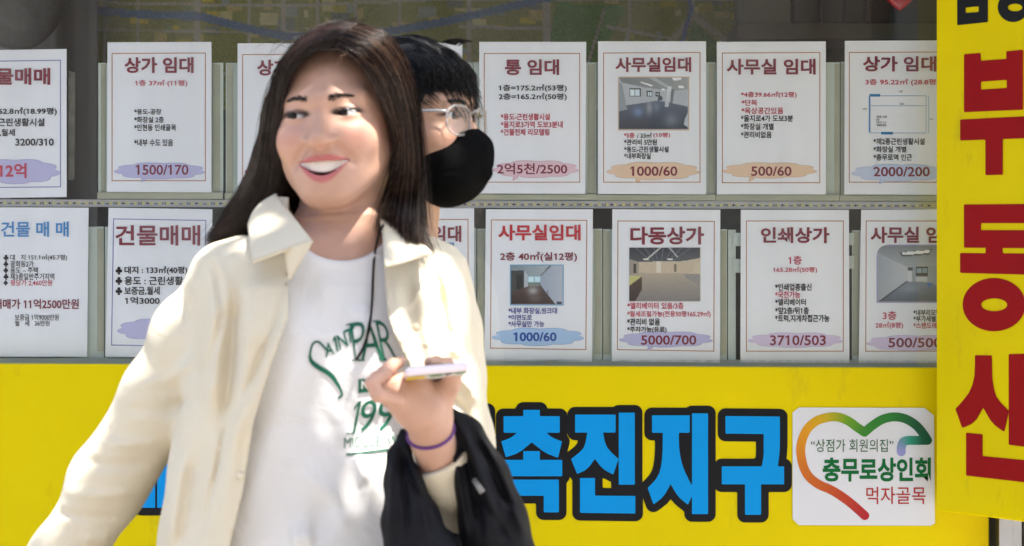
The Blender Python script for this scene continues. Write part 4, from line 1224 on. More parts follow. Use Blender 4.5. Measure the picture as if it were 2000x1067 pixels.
# ------------------------------------------------------------------ the woman
HW = Head(W(656, 233, 2.960), math.radians(-9), math.radians(-3.5), math.radians(-1), True)
SK_W = (0.51, 0.30, 0.215)
YB = math.radians(16)                      # chest turned to the viewer's right
def PX(px, py, D): return np.array(W(px, py, D))
def zpx(py, D=2.96): return CAMZ + (533.5 - py) * D / F

# forearm, hand (her left): palm under the phone, fingers curled up at its far edge
ELB = PX(915, 1015, 2.93)
WR = PX(842, 850, 2.765)
def hand_sdf(P):
    d = ln(P - PX(840, 850, 2.77)) - 0.19
    m = d < 0.05
    if m.any(): d[m] = hand_sdf_(P[m])
    return d
def hand_sdf_(P):
    d = chain(P, [(ELB, 0.034), (PX(868, 930, 2.82), 0.0300), (PX(846, 862, 2.77), 0.0262), (WR, 0.0256)], 0.004)
    palm = [(PX(838, 822, 2.745), 0.0270), (PX(822, 788, 2.725), 0.0290), (PX(808, 764, 2.715), 0.0250)]
    d = smin(d, chain(P, [(WR, 0.0256)] + palm, 0.006), 0.006)
    d = smin(d, rcone(P, PX(812, 800, 2.72), PX(775, 772, 2.70), 0.023, 0.020), 0.016)
    d = smin(d, rcone(P, PX(845, 806, 2.745), PX(862, 768, 2.73), 0.020, 0.015), 0.012)
    fing = [
        [(776, 782, 2.665, 14.5), (738, 772, 2.645, 13.5), (726, 748, 2.645, 12.6), (748, 732, 2.66, 11.5), (757, 728, 2.67, 9.5)],
        [(782, 780, 2.690, 14.5), (744, 766, 2.668, 13.5), (735, 738, 2.672, 12.6), (757, 720, 2.69, 11.4), (767, 716, 2.70, 9.5)],
        [(790, 774, 2.712, 14.0), (754, 758, 2.695, 13.0), (748, 728, 2.700, 12.0), (768, 711, 2.715, 11.0), (777, 708, 2.725, 9.2)],
        [(798, 770, 2.735, 12.5), (768, 754, 2.722, 11.5), (763, 726, 2.726, 10.5), (780, 708, 2.74, 9.6), (787, 705, 2.748, 8.2)]]
    fd = None
    for f_ in fing:
        c = chain(P, [(PX(a, b, D), r * D / F) for a, b, D, r in f_], 0.004)
        fd = c if fd is None else smin(fd, c, 0.003)
    d = smin(d, fd, 0.006)
    th = chain(P, [(PX(862, 778, 2.735), 0.0150), (PX(880, 752, 2.715), 0.0112), (PX(884, 738, 2.705), 0.0098), (PX(886, 733, 2.700), 0.0082)], 0.006)
    d = smin(d, th, 0.008)
    # fingertip lying over the far edge of the screen
    tip = chain(P, [(PX(884, 744, 2.79), 0.0090), (PX(874, 712, 2.80), 0.0082), (PX(852, 708, 2.78), 0.0076), (PX(838, 708, 2.768), 0.0064)], 0.004)
    return smin(d, tip, 0.006)

TR = [  # torso rows: py, centre px, D, half width m, half depth m
    (436, 664, 2.975, .058, .056), (455, 662, 2.975, .075, .060), (475, 656, 2.975, .118, .068), (500, 652, 2.975, .152, .084), (560, 650, 2.970, .164, .104),
    (650, 652, 2.965, .166, .121), (720, 652, 2.965, .160, .119), (820, 650, 2.97, .150, .110), (950, 648, 2.97, .160, .116), (1067, 646, 2.97, .172, .122), (1200, 644, 2.98, .180, .128)]
def rows(tab, da=0.0, db=0.0):
    return [(zpx(py), (px - 1000) * 2.965 / F, CAMY + D, a + da, b + db) for py, px, D, a, b in tab]
HIPZ = zpx(1200)

def hipcx(): return (645 - 1000) * 2.965 / F
def legs_sdf(P, grow=0.0):
    d = P[:, 2] - 0.98
    m = d < 0.08
    if m.any(): d[m] = legs_sdf_(P[m], grow)
    return d
def legs_sdf_(P, grow=0.0):
    cx = hipcx(); cy = CAMY + 2.975
    d = ell(P, (cx, cy, 0.86), (0.165 + grow, 0.115 + grow, 0.14 + grow))
    for sx, fy in ((-1, -0.16), (1, 0.14)):
        d = smin(d, chain(P, [((cx + sx * .085, cy, 0.84), .085 + grow), ((cx + sx * .080, cy + fy * .35, 0.47), .056 + grow * 1.3), ((cx + sx * .075, cy + fy, 0.12), .038 + grow * 1.6)], 0.03), 0.05)
    return d

ARM_R = [(PX(446, 538, 2.985), 58), (PX(380, 662, 3.0), 72), (PX(318, 782, 3.02), 72), (PX(218, 930, 3.05), 66), (PX(120, 1105, 3.06), 60), (PX(80, 1185, 3.05), 50)]
ARM_L = [(PX(852, 552, 2.965), 58), (PX(868, 640, 2.955), 62), (PX(878, 740, 2.945), 62), (PX(892, 850, 2.94), 62), (PX(915, 1005, 2.93), 62)]
def arm_skin(P, A, s):
    return chain(P, [(p, r * 2.96 / F * s) for p, r in A], 0.02)

def woman_body(P):
    d = HW.sdf(P)
    nk = rcone(P, HW.wld((0, 0.022, -0.070)), PX(662, 470, 2.985), 0.050, 0.058)
    nk = smin(nk, rcone(P, HW.wld((0.048, 0.01, -0.075)), PX(690, 492, 2.925), 0.010, 0.010), 0.025)
    d = smin(d, nk, 0.020)
    t = loft(P, rows(TR, -0.006, -0.008), YB)
    d = smin(d, t, 0.03)
    d = smin(d, arm_skin(P, ARM_R, 0.62), 0.03)
    d = smin(d, arm_skin(P, ARM_L, 0.62), 0.03)
    d = smin(d, hand_sdf(P), 0.012)
    hr = ARM_R[-1][0]
    d = smin(d, rcone(P, hr, hr + np.array((-0.02, 0.0, -0.09)), 0.026, 0.024), 0.01)
    for k in range(4):
        d = smin(d, rcone(P, hr + np.array((-0.045 + 0.017 * k, -0.01, -0.085)), hr + np.array((-0.05 + 0.018 * k, 0.0, -0.165 + 0.008 * abs(k - 1.4))), 0.0085, 0.007), 0.004)
    d = smin(d, chain(P, [(hr + np.array((0.01, -0.02, -0.04)), 0.012), (hr + np.array((0.035, -0.03, -0.085)), 0.0095), (hr + np.array((0.03, -0.03, -0.115)), 0.008)], 0.004), 0.008)
    d = smin(d, legs_sdf(P), 0.03)
    return d

lo = (-0.72, -1.92, 0.05); hi = (0.02, -1.22, 1.70)
fw = lambda P: woman_body(P)
V1, Q1 = surf(woman_body, (-0.72, -1.90, 0.04), (0.04, -1.26, 1.66), 0.0024)
woman = mk('person', V1, Q1, M_skin, origin=(hipcx(), CAMY + 2.975, 0.0), smooth=True, cols=HW.color(V1, SK_W, (0.46, 0.125, 0.125)))
tag(woman, 'smiling young woman with long dark hair in a cream overshirt, holding a phone', 'person')
add_eyes(HW, woman, math.radians(-24))
add_lashes(HW, woman, M_hairm, 0.0030)
add_brows(HW, woman, M_hairw, 1.5)

# teeth: upper row, each tooth a small rounded block on an arc
tv = []
for i in range(-7, 7):
    xx = (i + 0.5) * 0.0043
    yy = -0.0822 + 8.5 * xx * xx
    zt = -0.0575 - 1.5 * xx * xx; zb_ = max(-0.0734 + 12.0 * xx * xx, -0.0780 + 19.4 * xx * xx - 0.001)
    tv.append((xx, yy, (zt + zb_) / 2, 0.00235, max(0.0018, (zt - zb_) / 2)))
def teeth_sdf(P):
    p = HW.loc(P); d = None
    for xx, yy, zz, w, hg in tv:
        q = np.abs((p - np.array((xx, yy, zz))) / np.array((w, 0.0028, hg)))
        e = ((q ** 4).sum(1) ** 0.25 - 1) * w
        d = e if d is None else np.minimum(d, e)
    return d
tc_ = HW.wld((0, -0.08, -0.07))
V, Q = surf(teeth_sdf, tc_ - 0.034, tc_ + 0.034, 0.0011, slack=3)
mk('teeth', V, Q, M_teeth, woman, smooth=True)

# trousers and shoes
V, Q = surf(lambda P: np.maximum(np.maximum(legs_sdf(P, 0.012), P[:, 2] - 1.0), 0.09 - P[:, 2]), (-0.46, -1.80, 0.06), (0.0, -1.22, 1.03), 0.008)
mk('trousers', V, Q, M_trou, woman, smooth=True)
for sx, fy in ((-1, -0.16), (1, 0.14)):
    fx = hipcx() + sx * .075; fyy = CAMY + 2.975 + fy
    f_ = lambda P: np.maximum(smin(ell(P, (fx, fyy - 0.07, 0.035), (0.045, 0.12, 0.05)), rcone(P, (fx, fyy, 0.05), (fx, fyy, 0.12), 0.045, 0.045), 0.03), 0.002 - P[:, 2])
    V, Q = surf(f_, (fx - .08, fyy - .24, -0.02), (fx + .08, fyy + .1, 0.2), 0.007)
    mk('shoe', V, Q, M_white, woman, smooth=True)

# fold relief read off the photograph: (px polyline, half width px, height m)
def relief(P, folds, ymax):
    X, Y = to_px(P)
    out = np.zeros(len(P))
    for pts, w, a in folds:
        xs = [q[0] for q in pts]; ys = [q[1] for q in pts]
        m = (X > min(xs) - 3 * w) & (X < max(xs) + 3 * w) & (Y > min(ys) - 3 * w) & (Y < max(ys) + 3 * w)
        if m.any():
            d, t = seg_d(X[m], Y[m], pts, False)
            out[m] += a * np.exp(-(d / w) ** 2) * np.clip(np.minimum(t, 1 - t) * 4, 0, 1) ** 1.5
    return out * (P[:, 1] < ymax)

TF = [([(600, 640), (560, 760), (505, 900), (470, 1060)], 30, 0.006), ([(690, 560), (640, 700), (560, 860)], 34, -0.005), ([(700, 590), (720, 660)], 26, 0.005),
      ([(640, 760), (690, 900), (735, 1000)], 16, 0.005), ([(690, 870), (720, 950)], 9, 0.007), ([(560, 1050), (620, 1045)], 22, 0.010), ([(650, 960), (600, 1067)], 26, -0.005),
      ([(760, 800), (700, 860), (640, 900)], 18, -0.004), ([(600, 560), (660, 600), (720, 600)], 30, 0.003), ([(560, 900), (640, 960), (700, 1060)], 20, 0.005)]
NECKC = PX(668, 428, 2.905)
def tee_sdf(P):
    d = loft(P, rows(TR, 0.002, 0.002), YB)
    d = smin(d, arm_skin(P, ARM_R[:2], 0.70), 0.03)
    d = smin(d, arm_skin(P, ARM_L[:2], 0.70), 0.03)
    d = d - relief(P, TF, CAMY + 2.95)
    nkd = ell(P, NECKC, (0.062, 0.12, 0.053))
    d = d - 0.0022 * np.exp(-((nkd - 0.004) / 0.005) ** 2)
    d = smax(d, -nkd, 0.004)
    d = np.maximum(d, P[:, 2] - zpx(448))
    return np.maximum(d, zpx(1190) - P[:, 2])
V, Q = surf(tee_sdf, (-0.52, -1.75, 0.85), (0.06, -1.30, 1.43), 0.0032)
tee = mk('tshirt', V, Q, M_tee, woman, smooth=True)
tee_bvh = BVHTree.FromPolygons([tuple(p) for p in V], [tuple(int(i) for i in q) for q in Q])

# cream overshirt, worn open
JR = [(448, 664, 2.985, .080, .070), (462, 658, 2.980, .128, .078), (478, 652, 2.980, .160, .088), (505, 650, 2.975, .178, .106), (560, 650, 2.970, .184, .126),
      (650, 650, 2.965, .188, .145), (760, 648, 2.965, .190, .150), (900, 640, 2.97, .202, .152), (1067, 636, 2.97, .214, .156), (1230, 634, 2.98, .222, .160)]
EDL = [(430, 588), (465, 592), (490, 572), (543, 562), (623, 562), (710, 530), (826, 495), (959, 475), (1067, 449), (1240, 425)]
EDR = [(430, 742), (450, 748), (531, 750), (620, 758), (652, 770), (690, 788), (712, 800), (780, 812), (900, 800), (1240, 800)]
JF = [([(466, 530), (459, 640), (449, 760), (432, 880)], 15, -0.012), ([(430, 530), (420, 640), (412, 760), (404, 830)], 17, 0.010), ([(495, 540), (490, 650), (470, 790), (440, 900)], 17, 0.009),
      ([(556, 545), (535, 640), (490, 740), (440, 845), (392, 1067)], 6, -0.006), ([(576, 560), (556, 640), (512, 750), (462, 860), (425, 1067)], 12, 0.005),
      ([(400, 480), (425, 540), (432, 620), (412, 700), (402, 800)], 8, -0.006), ([(414, 486), (440, 545), (446, 620)], 9, 0.004),
      ([(335, 540), (382, 640), (397, 790)], 20, -0.004), ([(390, 690), (330, 740), (240, 760)], 13, 0.004), ([(395, 770), (320, 800), (220, 800)], 13, -0.004),
      ([(330, 860), (240, 870), (190, 860)], 11, 0.005), ([(310, 900), (230, 910), (150, 900)], 12, -0.005), ([(280, 960), (190, 970), (120, 960)], 11, 0.005), ([(250, 1010), (170, 1010), (90, 1000)], 11, -0.005), ([(230, 1050), (150, 1055)], 11, 0.005),
      ([(365, 860), (345, 960), (325, 1100)], 18, 0.006), ([(392, 850), (374, 960), (352, 1110)], 20, -0.006),
      ([(842, 500), (852, 560), (866, 640), (872, 700)], 12, -0.008), ([(815, 520), (826, 600), (838, 690), (842, 720)], 12, 0.008), ([(790, 520), (800, 600), (822, 700)], 12, -0.004), ([(770, 540), (782, 620), (812, 705)], 10, 0.003),
      ([(860, 500), (880, 580), (895, 680)], 12, 0.007), ([(905, 560), (900, 650), (915, 740)], 10, -0.005), ([(880, 720), (920, 760), (935, 800)], 10, 0.007), ([(860, 760), (905, 800), (930, 840)], 9, -0.006), ([(870, 690), (905, 715)], 9, -0.006)]
def jacket_solid(P):
    d = loft(P, rows(JR), YB, 2.2)
    d = smin(d, chain(P, [(p, r * 2.96 / F * 1.13) for p, r in ARM_R], 0.03), 0.018)
    al = chain(P, [(p, r * 2.96 / F) for p, r in ARM_L], 0.03)
    fore = chain(P, [(ELB, 0.043), (PX(868, 930, 2.82), 0.0390), (PX(848, 868, 2.775), 0.0365)], 0.006)
    d = smin(d, smin(al, fore, 0.02), 0.014)
    lowf = 0.0022 * (np.sin(P[:, 0] * 46 + P[:, 2] * 22) * np.sin(P[:, 2] * 31 - P[:, 1] * 40))
    X, Y = to_px(P)
    e = np.interp(Y, [q[0] for q in EDL], [q[1] for q in EDL]) - X
    wp = np.interp(Y, [500, 560, 700, 843, 1067], [2, 5, 30, 54, 58])
    plk = 0.0028 * np.clip((wp - e) / 2.5 + 0.5, 0, 1) * (P[:, 1] < CAMY + 2.95) * (np.abs(e) < 120) * (Y > 500)
    return d - relief(P, JF, CAMY + 3.03) + lowf - plk
FA = (PX(853, 884, 2.80) - PX(885, 960, 2.86)); FA = FA / np.linalg.norm(FA)
CUFF = PX(858, 892, 2.797)
CUFR = ARM_R[-1][0]
def jacket_sdf(P):
    s = jacket_solid(P)
    X, Y = to_px(P)
    l = np.interp(Y, [q[0] for q in EDL], [q[1] for q in EDL]); r = np.interp(Y, [q[0] for q in EDR], [q[1] for q in EDR])
    zone = (X > l - 9) & (X < r + 9) | (Y < 470) | (np.linalg.norm(P - CUFF, axis=1) < 0.07)
    d = np.where(zone, np.maximum(s, -(s + 0.009)), s)
    yc = CAMY + 2.955 + 0.9 * (P[:, 0] + 0.23) * 0.28
    cut = np.maximum(np.maximum(l - X, X - r) * 2.96 / F, P[:, 1] - yc)
    d = np.maximum(d, -cut)
    nk = rcone(P, PX(664, 380, 2.96), PX(664, 460, 2.965), 0.074, 0.070)
    d = np.maximum(d, -nk)
    # open cuffs
    cn = np.array((-0.42, -0.36, 0.83)); near = (np.linalg.norm(P - CUFF, axis=1) < 0.10) & (P[:, 1] < CAMY + 2.862)
    d = np.where(near & (((P - CUFF) @ cn) > -0.01), np.maximum(d, (P - CUFF) @ cn), d)
    d = np.maximum(d, -((CUFR[2] - 0.005) - P[:, 2]) * -1.0 if False else d)
    cr = np.linalg.norm(P - CUFR, axis=1) < 0.12
    d = np.where(cr, np.maximum(d, CUFR[2] + 0.01 - P[:, 2]), d)
    return np.maximum(d, zpx(1225) - P[:, 2])
V, Q = surf(jacket_sdf, (-0.72, -1.80, 0.82), (0.06, -1.24, 1.43), 0.0029)
jack = mk('overshirt', V, Q, M_jack, woman, smooth=True)

def patch(corners, n=12, bulge=0.01, mtl=M_jack, name='collar', thick=0.0035, wav=0.0):
    a, b, c, d_ = [np.array(q, float) for q in corners]
    nrm_ = np.cross(b - a, d_ - a); nrm_ /= np.linalg.norm(nrm_)
    if nrm_[1] > 0: nrm_ = -nrm_
    V = []
    for i in range(n + 1):
        for j in range(n + 1):
            s, t = j / n, i / n
            p = (a * (1 - s) + b * s) * (1 - t) + (d_ * (1 - s) + c * s) * t
            V.append(p + nrm_ * (bulge * 4 * s * (1 - s) * (0.35 + 0.65 * (1 - t)) + wav * math.sin(5 * s + 3 * t)))
    Q = [(i * (n + 1) + j, i * (n + 1) + j + 1, (i + 1) * (n + 1) + j + 1, (i + 1) * (n + 1) + j) for i in range(n) for j in range(n)]
    o = mk(name, V, Q, mtl, jack_parent, smooth=True)
    m = o.modifiers.new('thick', 'SOLIDIFY'); m.thickness = thick; m.offset = 0
    return o
jack_parent = jack
ORG[jack.name] = ORG[woman.name]
patch([W(486, 440, 2.915), W(538, 379, 2.945), W(612, 474, 2.800), W(494, 512, 2.812)], 14, 0.006, wav=0.0012)
patch([W(742, 428, 2.925), W(800, 452, 2.975), W(842, 498, 2.862), W(752, 522, 2.790)], 14, 0.006, wav=0.0015)
# lapel roll under the left collar point
patch([W(556, 486, 2.815), W(612, 470, 2.800), W(604, 486, 2.800), W(566, 548, 2.812)], 8, 0.006)
# collar stand round the neck
st = []
N = 28
for k in range(N + 1):
    th = math.radians(-215 + 250 * k / N)
    cx0, cy0 = W(664, 440, 2.968)[0], CAMY + 2.968
    rr = 0.074
    x = cx0 + rr * 1.02 * math.cos(-th); y = cy0 - rr * math.sin(th) * -1.0 if False else cy0 + rr * math.sin(-th) * 1.0
    st.append((x, y))
Vs, Qs = [], []
for k, (x, y) in enumerate(st):
    f_ = (x - st[0][0])
    zt = np.interp(x, [-0.30, -0.15], [zpx(384), zpx(420)])
    Vs += [(x, y, zpx(462)), (x * 1.0, y, zt)]
for k in range(N): Qs.append((2 * k, 2 * k + 2, 2 * k + 3, 2 * k + 1))
o = mk('collar_stand', Vs, Qs, M_jack, jack, smooth=True)
m_ = o.modifiers.new('thick', 'SOLIDIFY'); m_.thickness = 0.003

# pocket flap and buttons on the overshirt front
def drop(px, py, bvh, off):
    o_ = Vector((0, CAMY, CAMZ)); d_ = Vector(((px - 1000) / F, 1, (533.5 - py) / F)).normalized()
    h_ = bvh.ray_cast(o_, d_)
    if h_[0] is None: return None
    return np.array(h_[0] - d_ * off)
jack_bvh = BVHTree.FromPolygons([tuple(p) for p in V], [tuple(int(i) for i in q) for q in Q])
for (bx, by) in [(520, 760), (470, 930), (812, 640)]:
    q = drop(bx, by, jack_bvh, 0.0012)
    if q is not None:
        Vb, Qb = uvball(q, 0.0055, 14, 8); Vb[:, 1] = q[1] + (Vb[:, 1] - q[1]) * 0.35
        mk('button', Vb, Qb, M_jack, jack, smooth=True)

# print on the shirt
def subdiv(V2, Fc, maxlen):
    bm = bmesh.new()
    vs_ = [bm.verts.new((x, y, 0)) for x, y in V2]
    for q in Fc:
        try: bm.faces.new([vs_[i] for i in q])
        except ValueError: pass
    bmesh.ops.triangulate(bm, faces=bm.faces[:])
    for _ in range(4):
        e = [e for e in bm.edges if e.calc_length() > maxlen]
        if not e: break
        bmesh.ops.subdivide_edges(bm, edges=e, cuts=1)
        bmesh.ops.triangulate(bm, faces=bm.faces[:])
    bm.verts.index_update()
    V_ = np.array([v.co[:2] for v in bm.verts]); F_ = [tuple(v.index for v in f.verts) for f in bm.faces]
    bm.free()
    return V_, F_
def on_tee(name, V2, Fc, mtl, off=0.0016):
    V2, Fc = subdiv(V2, Fc, 9)
    P3 = [drop(x, y, tee_bvh, off) for x, y in V2]
    ok = [p is not None for p in P3]
    Fc = [q for q in Fc if all(ok[i] for i in q)]
    P3 = [p if p is not None else np.zeros(3) for p in P3]
    used = sorted({i for q in Fc for i in q}); rm = {a: i for i, a in enumerate(used)}
    return mk(name, [P3[i] for i in used], [tuple(rm[i] for i in q) for q in Fc], mtl, tee)
def serif(Vt, Fc, x0, x1): return Vt, Fc
def glyph(ch, corners, w=0.012):
    """one letter bent into the quad TL,TR,BR,BL"""
    V, Fc = text2d(ch, w)
    mn, mx = V.min(0), V.max(0)
    s = ((V[:, 0] - mn[0]) / (mx[0] - mn[0] + 1e-9))[:, None]; t = ((V[:, 1] - mn[1]) / (mx[1] - mn[1]))[:, None]
    a, b, c, d_ = [np.array(q, float) for q in corners]
    return (d_ * (1 - s) + c * s) * (1 - t) + (a * (1 - s) + b * s) * t, Fc
G = []
G.append(glyph('A', [(636, 672), (645, 666), (654, 692), (636, 698)]))
G.append(glyph('I', [(649, 660), (655, 656), (661, 686), (655, 689)], 0.02))
G.append(glyph('N', [(657, 656), (672, 647), (681, 676), (664, 684)]))
G.append(glyph('T', [(671, 646), (692, 637), (690, 668), (680, 672)]))
G.append(glyph('P', [(682, 632), (714, 626), (706, 700), (694, 704)], -0.012))
G.append(glyph('A', [(712, 626), (730, 625), (748, 700), (706, 703)], -0.012))
G.append(glyph('R', [(733, 625), (762, 632), (775, 700), (748, 703)], -0.012))
G.append(glyph('1', [(694, 785), (706, 783), (694, 845), (682, 846)], 0.0))
G.append(glyph('9', [(708, 783), (740, 780), (727, 843), (697, 845)], 0.0))
G.append(glyph('9', [(742, 780), (774, 777), (764, 841), (733, 843)], 0.0))
G.append((np.array(text_px('MIDDLE  W', (672, 855, 778, 876), 0.0)[0]) + 0, text_px('MIDDLE  W', (672, 855, 778, 876), 0.0)[1]))
G[-1] = (G[-1][0] + np.column_stack([np.zeros(len(G[-1][0])), -(G[-1][0][:, 0] - 672) * 0.06]), G[-1][1])
V2, F2 = raster(lambda X, Y: seg_d(X, Y, [tuple(p) for p in spline([(640, 686), (622, 668), (610, 674), (606, 700), (620, 716), (645, 732), (662, 756), (668, 772), (660, 778)], 40)], False)[0] - np.interp(Y, [660, 690, 715, 735, 765, 780], [1.8, 2.0, 4.8, 4.8, 2.4, 1.8]), 596, 655, 680, 790, 2.2)
G.append((V2, F2))
G.append((np.array([(676, 886), (760, 876), (760, 880), (676, 890)]), [(0, 1, 2, 3)]))
G.append((np.array([(700, 741), (756, 737), (756, 764), (700, 768)]), [(0, 1, 2, 3)]))
for (x0, y0, x1, y1) in [(687, 703, 704, 701.5), (699, 703.5, 713, 702.5), (739, 700.5, 755, 699.5), (743, 703.5, 756, 702.5), (767, 700.5, 781, 699.5), (676, 633.5, 690, 631.5), (728, 626.5, 742, 625.5), (676, 846.5, 694, 845.5)]:
    G.append((np.array([(x0, y0), (x1, y1), (x1, y1 + 2.4), (x0, y0 + 2.4)]), [(0, 1, 2, 3)]))
V2, F2 = join2(G)
pr = on_tee('print', V2, F2, M_tgreen)
on_tee('print_panel_letters', *join2([text_px('N', (706, 744, 718, 760), 0.02)]), M_tee, 0.0026)

# thin dark cord from the neck down the shirt
cp = [PX(752, 436, 2.93), PX(742, 452, 2.868)]
for (a, b) in [(733, 490), (729, 530), (727, 580), (723, 630), (716, 662), (704, 690), (694, 704)]:
    q = drop(a, b, tee_bvh, 0.006)
    cp.append(q if q is not None else PX(a, b, 2.84))
mk('neck_cord', *tube(spline(cp, 50), 0.0017, 6), mat('cord', (0.014, 0.009, 0.008), 0.8, 0.15), woman, smooth=True)

# purple hair tie round the wrist
wc = PX(841, 843, 2.762); ax_ = (PX(832, 815, 2.745) - PX(850, 875, 2.775)); ax_ /= np.linalg.norm(ax_)
u1 = np.cross(ax_, (0, 1, 0)); u1 /= np.linalg.norm(u1); u2 = np.cross(ax_, u1)
ring = []
for t in np.linspace(0, 2 * math.pi, 41):
    dr = math.cos(t) * u1 + math.sin(t) * u2
    rr_ = 0.018
    for _ in range(30): rr_ += float(np.clip(woman_body((wc + dr * rr_)[None])[0] * -0.9 + 0.0008, -0.004, 0.004))
    ring.append(wc + dr * rr_)
mk('hair_tie', *tube(ring, 0.0024, 8), mat('purple_elastic', (0.10, 0.025, 0.16), 0.7), woman, smooth=True)

# hair: dark masses under combed strands
def hair_w(P):
    p = HW.loc(P)
    cap = ell(p, (0, 0.014, 0.030), (0.0795, 0.098, 0.083))
    cap = smax(cap, -ell(p, (0.006, -0.100, -0.030), (0.086, 0.088, 0.133)), 0.008)
    cap = np.maximum(cap, -(p[:, 2] + 0.05))
    L1 = chain(P, [(PX(585, 140, 2.93), .020), (PX(547, 230, 2.965), .020), (PX(535, 310, 2.99), .024), (PX(520, 370, 3.01), .028), (PX(475, 425, 3.03), .022), (PX(425, 462, 3.045), .010)], 0.02)
    L2 = chain(P, [(PX(600, 250, 3.03), .05), (PX(585, 340, 3.04), .045), (PX(560, 400, 3.05), .035), (PX(500, 450, 3.05), .02)], 0.03)
    R1 = chain(P, [(PX(765, 140, 2.93), .018), (PX(790, 230, 2.945), .016), (PX(796, 320, 2.95), .015), (PX(796, 400, 2.945), .014), (PX(806, 450, 2.93), .009), (PX(822, 475, 2.915), .004)], 0.02)
    R2 = chain(P, [(PX(735, 250, 3.04), .05), (PX(756, 340, 3.02), .038), (PX(765, 420, 3.0), .026), (PX(775, 460, 2.98), .014)], 0.03)
    Bk = chain(P, [(PX(660, 260, 3.04), .06), (PX(665, 380, 3.06), .05), (PX(665, 470, 3.09), .03)], 0.03)
    d = smin(cap, smin(L1, L2, 0.02), 0.02)
    d = smin(d, smin(R1, R2, 0.02), 0.02)
    d = smin(d, Bk, 0.03)
    return d
V, Q = surf(hair_w, (-0.44, -1.66, 1.34), (-0.06, -1.34, 1.66), 0.003)
hair = mk('hair', V, Q, M_hairw, woman, smooth=True)
def G3(l): return np.array([W(*q) for q in l])
Lg = [G3([(654, 82, 2.872), (606, 98, 2.868), (566, 140, 2.878), (550, 196, 2.897), (545, 262, 2.918), (545, 324, 2.945), (536, 380, 2.97), (494, 424, 2.992), (430, 464, 3.012)]),
      G3([(662, 74, 2.870), (606, 88, 2.866), (564, 132, 2.880), (546, 196, 2.904), (538, 266, 2.93), (532, 326, 2.955), (516, 384, 2.975), (474, 430, 2.998), (420, 467, 3.015)]),
      G3([(676, 62, 2.890), (615, 74, 2.885), (562, 122, 2.897), (538, 194, 2.920), (529, 268, 2.945), (520, 330, 2.965), (498, 388, 2.985), (456, 436, 3.005), (412, 470, 3.02)]),
      G3([(694, 52, 2.935), (628, 56, 2.930), (570, 98, 2.940), (535, 162, 2.955), (520, 230, 2.975), (509, 300, 2.990), (480, 366, 3.01), (440, 428, 3.03), (406, 478, 3.04)])]
Rg = [G3([(660, 92, 2.866), (698, 113, 2.862), (734, 166, 2.872), (760, 224, 2.896), (777, 268, 2.916), (783, 314, 2.932), (774, 364, 2.94), (757, 416, 2.935), (750, 455, 2.912)]),
      G3([(664, 82, 2.872), (716, 108, 2.868), (752, 152, 2.876), (772, 210, 2.899), (784, 262, 2.920), (786, 312, 2.934), (774, 362, 2.94), (758, 415, 2.935), (752, 455, 2.91)]),
      G3([(670, 76, 2.866), (720, 98, 2.862), (756, 142, 2.870), (778, 202, 2.892), (790, 258, 2.910), (792, 312, 2.925), (780, 362, 2.935), (768, 415, 2.93), (764, 460, 2.905)]),
      G3([(682, 64, 2.885), (732, 84, 2.877), (768, 134, 2.882), (790, 200, 2.898), (801, 268, 2.908), (805, 338, 2.916), (799, 400, 2.915), (796, 450, 2.90), (804, 490, 2.875)]),
      G3([(700, 52, 2.940), (750, 66, 2.935), (786, 112, 2.935), (806, 176, 2.942), (816, 250, 2.948), (823, 330, 2.945), (827, 410, 2.935), (833, 460, 2.92), (850, 498, 2.905)])]
Bg = [G3([(696, 62, 2.97), (690, 62, 3.0), (672, 76, 3.05), (660, 140, 3.10), (655, 240, 3.11), (650, 340, 3.11), (640, 430, 3.11), (630, 520, 3.11), (620, 580, 3.11)])]
def clear_of(P3, f, gap):
    # push strand points out of the solid below them
    P = P3.reshape(-1, 3).copy()
    for _ in range(3):
        d = f(P); m = d < gap
        if not m.any(): break
        Q = P[m]; e = 0.001
        g = np.stack([f(Q + np.eye(3)[a] * e) - f(Q - np.eye(3)[a] * e) for a in range(3)], 1)
        g /= np.linalg.norm(g, axis=1)[:, None] + 1e-9
        P[m] = Q + g * (gap - d[m])[:, None]
    return P.reshape(P3.shape)
def comb(guides, n, spread, M=18):
    g = np.array([spline(q, M) for q in guides])
    out = []
    for _ in range(n):
        s = rng.random() * (len(g) - 1); i = min(int(s), len(g) - 2) if len(g) > 1 else 0; f_ = s - i
        base = g[i] * (1 - f_) + g[i + 1] * f_ if len(g) > 1 else g[0].copy()
        t = np.linspace(0, 1, M)[:, None]
        off = rng.normal(0, 1, 3) * spread * (0.35 + t)
        w = np.sin(t * rng.uniform(2, 7) + rng.uniform(0, 6)) * rng.normal(0, 0.0018, 3)
        cut = 1.0 - 0.30 * rng.random() ** 2.2
        p = base + off + w
        q = np.linspace(0, (M - 1) * cut, M)
        p = np.stack([np.interp(q, np.arange(M), p[:, a]) for a in range(3)], 1)
        out.append(p)
    return out
paths = comb(Lg, 2100, 0.0038) + comb(Rg, 2700, 0.0038) + comb(Bg, 300, 0.016)
paths = clear_of(np.array(paths), lambda P: np.minimum(HW.sdf(P), hair_w(P)), 0.0006)
pick = (rng.random(len(paths)) < 0.16) & (np.arange(len(paths)) > 2100)
V, Q = strands(paths[~pick], 0.00040, 0.00015)
tag(mk('hair_strands', V, Q, M_hairw, hair, smooth=True), kind='stuff')
V, Q = strands(paths[pick], 0.00040, 0.00015)
tag(mk('hair_strands', V, Q, M_hair_sunlit, hair, smooth=True), kind='stuff')
fly = []
